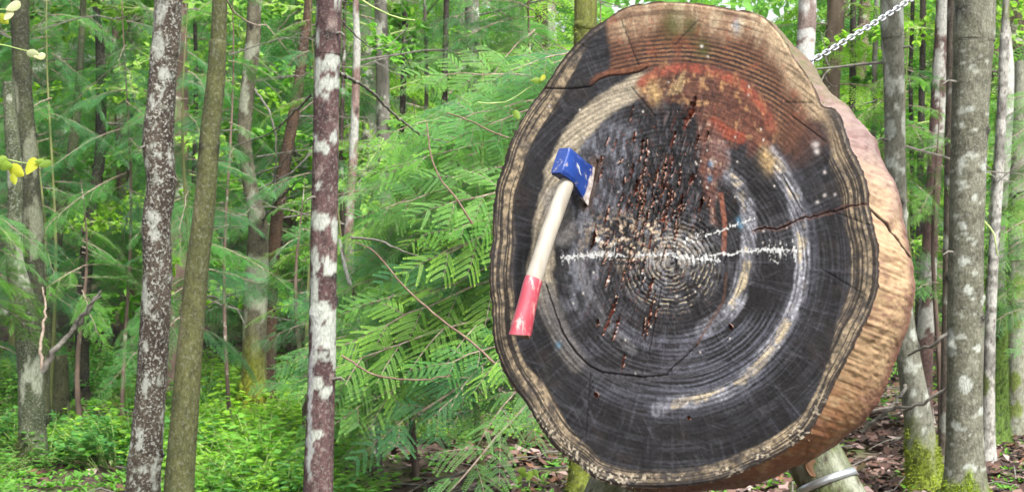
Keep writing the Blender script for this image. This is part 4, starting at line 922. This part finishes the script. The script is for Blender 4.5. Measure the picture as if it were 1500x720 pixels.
for nm_, lab_, Y_, pa_, ba_, sd_, li_ in (
  ('slender_tree', 'very thin pale stem between the two slim dark trunks above the boughs', 13.5, [(622,0,5),(625,120,6),(620,260,6),(618,380,7)], ((120,110,96),(150,142,126),(80,72,62)), 41, .42),
  ('slender_tree', 'thin pale grey stem between the second slim trunk and the slab', 14, [(690,0,6),(694,90,7),(700,200,7),(698,340,8)], ((110,104,90),(150,146,132),(70,64,56)), 42, .45),
  ('slender_tree', 'thin dark stem just right of the grey knotted trunk', 12.8, [(1337,0,6),(1334,120,6),(1336,260,7),(1334,420,8)], ((62,56,50),(86,78,70),(40,34,32)), 43, .36),
  ('slender_tree', 'thin white-flecked stem between the chain and the grey knotted trunk', 13.2, [(1284,0,7),(1281,110,8),(1279,230,8),(1276,330,9)], ((130,122,112),(168,162,150),(84,76,70)), 44, .46),
  ('slender_tree', 'slim brown stem between the purple trunk and the mottled pinkish trunk', 12, [(505,0,5),(503,100,6),(500,220,6),(502,330,7)], ((72,56,48),(94,76,66),(46,38,34)), 45, .36),
  ('slender_tree', 'slim dark stem between the olive trunk and the white-speckled trunk', 12.2, [(285,0,6),(287,90,6),(286,200,7),(283,330,8),(281,470,8)], ((50,48,38),(70,68,50),(34,30,28)), 46, .34),
  ('slender_tree', 'slim mossy stem just right of the blackish trunk', 12.6, [(196,0,7),(192,120,8),(190,240,8),(187,420,9)], ((62,66,40),(84,90,54),(40,40,30)), 47, .36)):
    tree(nm_, lab_, Y_, pa_, ba_, [(li_, (190,192,180), 12, 9)], seed=sd_, nth=14, rough=.1, knots=4)
PENDING = []
for (r_, Y_, lst) in ((T6, 10.5, ((365,120,0),(366,190,3.4),(372,280,.4),(378,330,2.9),(376,230,.1),(372,420,3.3))), (T7, 10.9, ((430,170,.3),(418,240,2.8),(405,320,.2),(437,110,3))), (T8, 9.2, ((520,90,.2),(516,250,.1),(512,330,3))), (T5, 11.5, ((146,180,.2),(140,290,3))), (T12, 7.9, ((1311,210,.2),(1309,90,2.9))), (T14, 10.2, ((1376,110,3),(1366,290,2.9),(1360,400,3.3)))):
    for (a_, b_, z_) in lst:
        PENDING.append((r_, tuple(P(a_, b_, Y_)), z_))
# limbs and twigs on the named trees
twig(T3, [(497,108,5.9),(540,130,6.3),(580,170,6.6),(625,200,6.9),(700,220,7.2)], .009, .003, M_dead)
twig(T3, [(500,30,5.9),(530,60,6.2),(560,72,6.4),(598,40,6.5)], .004, .0015, M_dead)
twig(T2, [(332,0,5.6),(345,20,5.7),(370,35,5.8),(392,38,5.9)], .004, .002, M_twig)
twig(T3, [(455,140,5.9),(425,170,6.1),(395,195,6.3),(340,215,6.5)], .006, .002, M_dead)
twig(T7, [(400,300,10.9),(420,280,10.6),(440,262,10.4),(470,240,10.2)], .012, .004, M_dead)
twig(T6, [(380,330,10.5),(400,300,10.3),(405,250,10.2),(440,210,10)], .013, .004, M_dead)
twig(T6, [(372,130,10.5),(392,160,10.4),(405,210,10.3),(400,280,10.4)], .010, .004, M_dead)
twig(T6, [(360,560,10.5),(352,600,10.5),(354,650,10.5),(352,720,10.5)], .05, .05, M_moss)
twig(T12, [(1330,560,7.9),(1310,590,7.6),(1270,605,7.6),(1240,615,7.6)], .012, .006, M_dead)
twig(T13, [(1392,480,7.3),(1375,500,7.3),(1350,512,7.4),(1330,520,7.5)], .012, .006, M_dead)
twig(T13, [(1440,320,7.3),(1456,345,7.2),(1462,375,7.2)], .006, .003, M_gtwig)
twig(T15, [(1470,320,9.5),(1485,290,9.3),(1500,280,9.2)], .012, .006, M_dead)
twig(T8, [(505,400,9.2),(512,440,8.8),(540,470,8.5),(545,520,8.3)], .009, .004, M_dead)
for (r_, Y_, x_, ys) in ((T13, 7.3, 1416, (75, 120, 245, 370)), (T12, 7.9, 1310, (70, 205, 600)), (T1, 6.2, 232, (105, 215, 262, 500)), (T3, 5.9, 477, (50, 290, 555))):
    for q, yy in enumerate(ys):
        s_ = -1 if q % 2 else 1; ww = 24 if r_ is T13 else 17
        twig(r_, [(x_+s_*ww*.6, yy, Y_-.03), (x_+s_*(ww+4), yy-2, Y_-.05), (x_+s_*(ww+11), yy+3, Y_-.06)], .008, .003, M_dead, 'branch_stub')

# fallen dead limb leaning through the bushes on the left
fb = link('fallen_branch', None, label='grey dead branch leaning up to the right beside the pale kinked trunk', cat='branch', loc=P(66, 560, 8.3))
twig(fb, [(62,545,8.3),(80,515,8.3),(105,485,8.3),(122,462,8.3),(148,425,8.3)], .022, .008, M_dead, 'stem', 8)
twig(fb, [(105,485,8.3),(125,455,8.25),(150,432,8.2)], .014, .004, M_dead, 'limb'); twig(fb, [(62,545,8.3),(60,500,8.3),(66,450,8.4),(62,420,8.5)], .012, .005, M_twig, 'limb')
for nm, lab, pts, r0, r1, mt in (
  ('fallen_branch', 'long bare reddish stem crossing down through the ferny boughs to the slab', [(520,355,6.6),(548,368,6.5),(575,400,6.4),(605,432,6.4),(650,470,6.3),(690,500,6.3),(725,532,6.3)], .003, .0055, M_rtwig),
  ('bare_twig', 'short reddish twig slanting through the boughs left of the slab', [(625,180,6.6),(632,230,6.5),(645,262,6.5),(668,290,6.4),(692,328,6.4)], .003, .005, M_rtwig),
  ('grey_bough', 'grey bare bough lying level in the middle of the ferny boughs', [(515,348,6.9),(555,352,6.8),(590,368,6.8),(630,380,6.8)], .006, .003, M_dead),
  ('green_twig', 'thin green twig with a hooked tip at the top of the picture', [(520,-6,4.6),(545,10,4.6),(570,22,4.6),(590,28,4.6),(608,30,4.6)], .0035, .0022, M_gtwig),
  ('low_stem', 'thin brown stem curving level under the lower boughs', [(500,520,6.6),(540,545,6.6),(575,553,6.6),(620,556,6.6),(660,550,6.6)], .005, .003, M_rtwig),
  ('pink_twig', 'straight pinkish twig pointing down to the upper left of the slab', [(655,165,6.4),(690,178,6.3),(715,190,6.2),(745,202,6.2)], .003, .0035, M_rtwig),
  ('fallen_stick', 'thin grey stick lying on the leaf litter below the ferny boughs', [(640,702,8.0),(700,697,7.9),(755,690,7.8),(830,682,7.9)], .010, .005, M_dead),
  ('slanting_stick', 'grey stick leaning on the grey trunk with the mossy foot', [(1262,632,7.9),(1300,602,7.8),(1350,590,7.7),(1398,562,7.6)], .012, .007, M_dead)):
    r_ = link(nm, None, label=lab, cat='branch', loc=P(*pts[0])); twig(r_, pts, r0, r1, mt, 'stem')

# ============================================================ FERNY YOUNG CONIFERS IN THE MIDDLE
def sapling(label, px, Y, z0, z1, n, Lr, cols, meshes, bias=None, name='young_cedar', seed=0, group=None, trunk_r=.02, lean=0.0, mat=None, dead=0, spread=math.pi):
    rs = random.Random(seed); x0 = (px-750)/FPX*Y; g = float(gz(x0, Y)); root = link(name, None, label=label, cat='tree', group=group, loc=(x0, Y, g))
    n_ = 12; t = np.linspace(0, 1, n_); H = z1-g+.35; pth = np.stack([lean*H*t+.03*np.sin(t*7+seed), .02*np.cos(t*5+seed), -.05+H*t], -1)
    v, f, _ = tube_np(pth, np.interp(t, [0, .6, 1], [trunk_r*1.15, trunk_r*.6, .0015]), 10, seed, .1); link('trunk', mesh_from('trunk', v, f, mat or M_fb[0 if seed % 2 else 2]), root)
    for i in range(n):
        u = (i+rs.random())/n; z = z0+(z1-z0)*u; az = rs.uniform(-spread, spread)+(bias if bias is not None else i*2.4)
        L = Lr[0]+(Lr[1]-Lr[0])*u; L *= rs.uniform(.75, 1.2)
        place(root, rs.choice(meshes), 'bough', (x0+lean*(z-g), Y, z), az, rs.uniform(-.4, .15), (rs.uniform(-1.3, -.1) if bias is not None else rs.uniform(-.5, .5)), L, rs.choice(cols))
    for i in range(dead):
        z = rs.uniform(z0, z1+.8); place(root, rs.choice(DEAD), 'dead_limb', (x0+lean*(z-g), Y, z), rs.uniform(0, 6.28), rs.uniform(-.3, .3), 0, rs.uniform(.5, 1.0))
    return root
CB = [G_BRIGHT, (.080, .195, .055), (.11, .24, .045), (.075, .18, .06), G_MID, G_BLUE]; CB.append(G_DARK); CD = [G_MID, G_DARK, G_MID]
LFT = math.pi*1.12
sapling('young conifer with bright ferny boughs reaching left, closest to the slab', 872, 7.2, .85, 2.35, 56, (1.45, .8), CB, NEAR, LFT, seed=1, spread=.75, trunk_r=.024)
sapling('young conifer with drooping ferny boughs in the centre of the thicket', 700, 7.7, .72, 2.2, 44, (1.15, .65), CB, NEAR, LFT, seed=2, spread=1.0)
sapling('young conifer with ferny boughs beside the thin white-mottled trunk', 610, 8.3, .5, 1.9, 34, (1.05, .6), CB+[G_MID], NEAR, LFT, seed=3, spread=1.3)
sapling('smaller dark conifer low behind the white-patched purple trunk', 500, 8.6, .5, 1.5, 16, (.6, .4), CD, NEAR, LFT, seed=4, spread=1.8)
sapling('ferny conifer whose boughs show between the slab and the blotched trunk above it', 780, 9.5, 1.4, 3.3, 30, (1.0, .7), CB, NEAR, LFT, seed=5, spread=1.4)
sapling('ferny conifer behind the right edge of the slab', 1330, 9.3, 1.2, 2.6, 22, (.7, .5), CB, NEAR, None, seed=6)
sapling('ferny conifer between the two grey trunks on the right', 1372, 8.9, 1.1, 2.1, 16, (.55, .4), CB, NEAR, None, seed=7)
sapling('ferny conifer at the right edge beyond the whitish trunk', 1530, 9.2, .9, 2.4, 20, (.7, .5), CB, NEAR, math.pi, seed=8, spread=1.2)
sapling('dense small conifer beside the leaning dead branch on the left', 120, 9.6, 1.0, 1.5, 14, (.65, .5), [G_MID, G_BRIGHT], NEAR, None, seed=9)
sapling('small conifer hiding the foot of the thin dark trunks on the left', 60, 9.9, 1.0, 1.9, 16, (.7, .5), [G_MID, G_BLUE], NEAR, None, seed=10)
sapling('conifer between the white-speckled and the olive trunk', 275, 9.0, .8, 2.6, 18, (.7, .5), [G_MID, G_BLUE], FINE, None, seed=12)
sapling('ferny conifer right behind the cinnamon-brown trunk', 440, 9.0, .9, 1.5, 10, (.6, .45), CB, NEAR, None, seed=13)

for i_, (r_, p_, z_) in enumerate(PENDING): place(r_, DEAD[i_ % 3], 'dead_limb', Vector(p_), z_, .15*math.sin(i_*7), i_, .6+.5*((i_*.37) % 1))
sapling('blue-green feathery conifer in front of the pale kinked trunk', -25, 8.1, 1.05, 1.75, 10, (.5, .4), [G_BLUE, G_MID, G_BRIGHT], FINE, None, seed=14, trunk_r=.012)
sapling('sparse feathery conifer in front of the crooked mossy trunk', 335, 9.7, 1.3, 3.2, 18, (.6, .45), [G_BLUE, G_MID, G_BRIGHT], FINE+NEAR, None, seed=15, trunk_r=.014, dead=5)
sapling('sparse feathery conifer between the cinnamon and the purple trunk', 455, 9.9, 1.2, 3.2, 16, (.6, .45), [G_BLUE, G_MID, (.10, .22, .04)], FINE+NEAR, None, seed=16, trunk_r=.014, dead=5)
sapling('feathery conifer between the blackish and the white-speckled trunk', 185, 9.8, 1.5, 3.2, 20, (.75, .5), [G_BLUE, G_DARK, G_MID], FINE, None, seed=17, trunk_r=.014, dead=3)
sapling('feathery conifer high behind the dark mossy trunk', 75, 10.3, 1.8, 3.4, 18, (.75, .5), [G_BLUE, G_MID], FINE, None, seed=18, trunk_r=.014, dead=2)

# ============================================================ CONIFERS BEHIND
TRUNKS = []
for s in range(6):
    n = 40; t = np.linspace(0, 1, n); pth = np.stack([.12*np.sin(t*4+s)+.25*(s-2.5)/2.5*t, .05*np.cos(t*6+s), t*11-.1], -1)
    v, f, _ = tube_np(pth, np.interp(t, [0, .02, 1], [.13, .10, .045]), 12, s+60, .12); TRUNKS.append((mesh_from('trunk', v, f, M_fb[(0, 1, 0, 1, 2, 0)[s]]), pth))
def back_tree(X, Y, seed, style):
    rs = random.Random(seed); g = float(gz(X, Y)); me, pth = TRUNKS[seed % 6]; s = rs.uniform(.6, 1.3)*(1 if Y < 22 else 1.4)
    names = {0: ('conifer', 'tall dark feathery conifer in the wood behind', 'feathery conifers of the background'), 1: ('conifer', 'bright green drooping conifer in the wood behind', 'bright conifers of the background'), 2: ('broadleaf_tree', 'light green broad-leaved tree in the wood behind', 'broad-leaved trees of the background')}[style]
    root = link(names[0], None, label=names[1], cat='tree', group=names[2], loc=(X, Y, g)); remember(root, ('dark feathery conifer', 'bright drooping conifer', 'light broad-leaved tree')[style], 750+FPX*X/Y, Y)
    tr = link('trunk', me, root); tr.scale = (s, s, 1)
    zt = CAMZ+.19*Y+.9; zb = g+.25+rs.uniform(0, .6); n = int((9+(zt-zb)*4.2)*(1.05 if style < 2 else 1.1))
    for i in range(n):
        z = zb+(zt-zb)*(i+rs.random())/n; xo = np.interp(z-g, pth[:, 2], pth[:, 0])*s
        if style == 2: m = rs.choice(LEAFY); col = rs.choice([G_LIME, G_BRIGHT, (.16, .30, .07)])
        elif style == 0: m = rs.choice(FINE); col = rs.choice([G_BLUE, G_DARK, G_MID])
        else: m = rs.choice(FAR); col = rs.choice([G_BRIGHT, G_MID, G_LIME])
        place(root, m, 'bough' if style < 2 else 'branch', (X+xo, Y, z), i*2.4+rs.uniform(-.5, .5), rs.uniform(-.45, .25), rs.uniform(-.4, .4), rs.uniform(.8, 1.35)*(1+Y/60), col)
    for i in range(2): place(root, rs.choice(DEAD), 'dead_limb', (X, Y, rs.uniform(g+.5, zt)), rs.uniform(0, 6.28), rs.uniform(-.2, .3), 0, rs.uniform(.8, 1.6))
rs = random.Random(99); k = 0; pos = []
for (y0, y1, cnt) in ((11.5, 15, 16), (15, 20, 20), (20, 28, 24), (28, 38, 22)):
    tries = 0; c = 0
    while c < cnt and tries < 900:
        tries += 1; Y = rs.uniform(y0, y1); X = rs.uniform(-.41, .41)*Y
        if any(math.hypot(X-a, Y-b) < (.9 if Y < 16 else 1.5) for a, b in pos): continue
        if 830 < 750+FPX*X/Y < 1190: c += 1; continue
        pos.append((X, Y)); q = X/Y; r_ = rs.random()
        if q < -.14: st = 0 if r_ < .50 else (1 if r_ < .78 else 2)
        elif q > .16: st = 2 if r_ < .40 else (1 if r_ < .85 else 0)
        else: st = 1 if r_ < .42 else (2 if r_ < .80 else 0)
        back_tree(X, Y, k, st); k += 1; c += 1

# far wood, one mass
def far_wood():
    n = 26000; rs = np.random.RandomState(8); Y = rs.uniform(40, 62, n); X = rs.uniform(-.55, .55, n)*Y; g = gz(X, Y); z = g+rs.rand(n)**.8*15*(.75+.5*fbm(X*.15, Y*.1, 0, 500))
    L = rs.uniform(.18, .5, n)[:, None]; d = rs.normal(size=(n, 3)); d[:, 2] -= .5; d /= np.linalg.norm(d, axis=1)[:, None]; s = np.cross(d, rs.normal(size=(n, 3))); s /= np.linalg.norm(s, axis=1)[:, None]
    c = np.stack([X, Y, z], -1); V = np.stack([c-d*L, c+s*L*.4, c+d*L, c-s*L*.4], 1).reshape(-1, 3)
    o = link('distant_wood', mesh_from('distant_wood', V, np.arange(n*4).reshape(-1, 4), M_leaf, {'tip': np.repeat(rs.rand(n), 4)}, smooth=False), kind='stuff', label='pale green mass of distant forest beyond the trunks', cat='wood')
    o.color = (*G_BRIGHT, 1)
far_wood()

# ============================================================ SHRUBS AND GROUND COVER
spots = []
rs = random.Random(5)
for i in range(64):
    Y = rs.uniform(7.2, 13); X = rs.uniform(-.40, -.13)*Y
    spots.append((X, Y, rs.uniform(.7, 1.3)))
for i in range(26):
    Y = rs.uniform(6.9, 10.5); px = rs.choice([rs.uniform(60, 215), rs.uniform(320, 455)]); spots.append(((px-750)/FPX*Y, Y, rs.uniform(.7, 1.2)))
for i in range(14):
    Y = rs.uniform(9.5, 13); spots.append((rs.uniform(-.1, .4)*Y, Y, rs.uniform(.5, .9)))
for i, (X_, Y_, s_) in enumerate(spots):
    if 800 < 750+FPX*X_/Y_ < 1200 or float(fbm(X_*.9, Y_*.9, 0, 700)) < .36: continue
    left = X_/Y_ < -.12
    r_ = link('shrub', SHRUB[i % 4], label='bright green leafy shrub in the undergrowth at lower left' if left else 'small green shrub on the leaf litter under the right-hand trunks', cat='shrub',
              group='undergrowth shrubs at lower left' if left else 'small shrubs on the litter', loc=(X_, Y_, float(gz(X_, Y_))))
    remember(r_, 'leafy shrub', 750+FPX*X_/Y_, Y_); r_.rotation_euler.z = rs.uniform(0, 6.28); r_.scale = (s_, s_, s_*rs.uniform(.45, .8)); r_.color = (*rs.choice([G_BRIGHT, G_LIME, (.11, .25, .035), G_MID, G_LIME]), 1)
def ground_cover():
    b = FB(); rs = np.random.RandomState(4)
    for i in range(15000):
        Y = 5.2+rs.rand()*10; q = rs.uniform(-.42, .42); X = q*Y
        den = 1.0 if q < -.16 else (.1 if q < .0 else .13)
        if rs.rand() > den*float(ss(.3, .55, fbm(X*1.3, Y*1.3, 0, 600))+.2): continue
        p = np.array([X, Y, float(gz(X, Y))+.01])
        for k_ in range(4):
            a = rs.uniform(0, 6.28); d = norm(np.array([math.cos(a), math.sin(a), rs.uniform(.2, 1.1)])); leaf_poly(b, p+d*.02, d, norm(np.cross(d, np.cross(np.array([0, 0, 1.]), d))+1e-6), rs.uniform(.025, .06), rs.uniform(.015, .035), rs.rand())
    o = link('ground_cover', b.build('ground_cover', M_broad, M_gtwig), kind='stuff', label='low green herbs growing over the forest floor', cat='undergrowth'); o.color = (*G_BRIGHT, 1)
ground_cover()

# ============================================================ NEAR LEAVES AT TOP LEFT
def sprig(label, items, stem, Y, mats, nm='leafy_sprig'):
    r_ = link(nm, None, label=label, cat='leaves', loc=P(stem[0][0], stem[0][1], Y)); twig(r_, [(a, b, Y) for a, b in stem], .003, .0015, M_gtwig, 'stem')
    for (px, py, s_, az, c) in items:
        b = FB(); n_ = 12; V = []; ctr = np.array(P(px, py, Y-.02)); rs = np.random.RandomState(int(px)); rad = s_/FPX*Y
        for q in range(n_):
            t = 2*math.pi*q/n_; lx = rad*1.15*math.cos(t); lz = rad*.72*math.copysign(abs(math.sin(t))**1.3, math.sin(t))*(1+.35*math.cos(t))*rs.uniform(.88, 1.1)
            V.append(ctr+np.array([lx*math.cos(az)-lz*math.sin(az), .4*abs(lz)+.3*lx, lx*math.sin(az)+lz*math.cos(az)]))
        V.append(ctr+np.array([0, -.05*rad, 0])); me = mesh_from('leaf', np.array(V)-np.array(r_.location), [(q, (q+1) % n_, n_) for q in range(n_)], M_broad, {'tip': [.3]*13})
        o = link('leaf', me, r_); o.color = (*c, 1)
YL = (.20, .235, .022); WH = (.34, .37, .26); LG = (.12, .20, .03)
sprig('sprig of yellow-green broad leaves hanging in front of the dark mossy trunk at far left', [(45,243,12,1.2,YL),(24,250,13,2.6,YL),(20,262,8,1.9,YL),(66,240,8,.4,LG),(8,242,11,3,LG),(0,235,9,.4,LG),(58,236,6,0,LG)], [(-30,225),(0,232),(30,238),(50,240)], 4.8, None)
sprig('two pale whitish leaves at the top left corner', [(19,9,10,.6,WH),(5,28,10,2.4,YL),(12,22,8,1,WH)], [(-30,10),(-5,14),(18,14)], 4.8, None)
sprig('single whitish leaf on a thin stalk below the top left corner', [(48,78,9,3,WH),(58,82,7,.2,WH)], [(-30,60),(10,68),(45,76)], 4.8, None)
sprig('few small lime leaves on a twig at the upper left edge of the slab', [(785,118,7,0,LG),(795,114,5,1,YL),(757,168,7,2,LG)], [(700,150),(740,150),(780,125)], 5.6, None)
sprig('small seedling with lime leaves on the litter under the slab', [(764,688,6,0,LG),(776,696,7,1,LG),(785,693,6,2,LG),(760,702,6,1,LG),(768,694,6,3,LG)], [(775,712),(775,702),(774,694)], 7.0, None, 'seedling')

# ============================================================ HAZE
def haze():
    x, y0, y1, z0, z1 = 95, -16, 140, -3, 27
    V = [(a, b, c) for c in (z0, z1) for a, b in ((-x, y0), (x, y0), (x, y1), (-x, y1))]
    F = [(0, 3, 2, 1), (4, 5, 6, 7), (0, 1, 5, 4), (1, 2, 6, 5), (2, 3, 7, 6), (3, 0, 4, 7)]
    m = bpy.data.materials.new('haze'); m.use_nodes = True; t = m.node_tree; t.nodes.clear()
    o = t.nodes.new('ShaderNodeOutputMaterial'); v = t.nodes.new('ShaderNodeVolumePrincipled'); v.inputs['Color'].default_value = (.92, .97, 1, 1); v.inputs['Density'].default_value = HAZE; v.inputs['Anisotropy'].default_value = .2
    t.links.new(v.outputs[0], o.inputs['Volume']); link('haze', mesh_from('haze', V, F, m, smooth=False), kind='stuff', label='thin pale haze between the far trees', cat='haze')
haze()
write_labels()
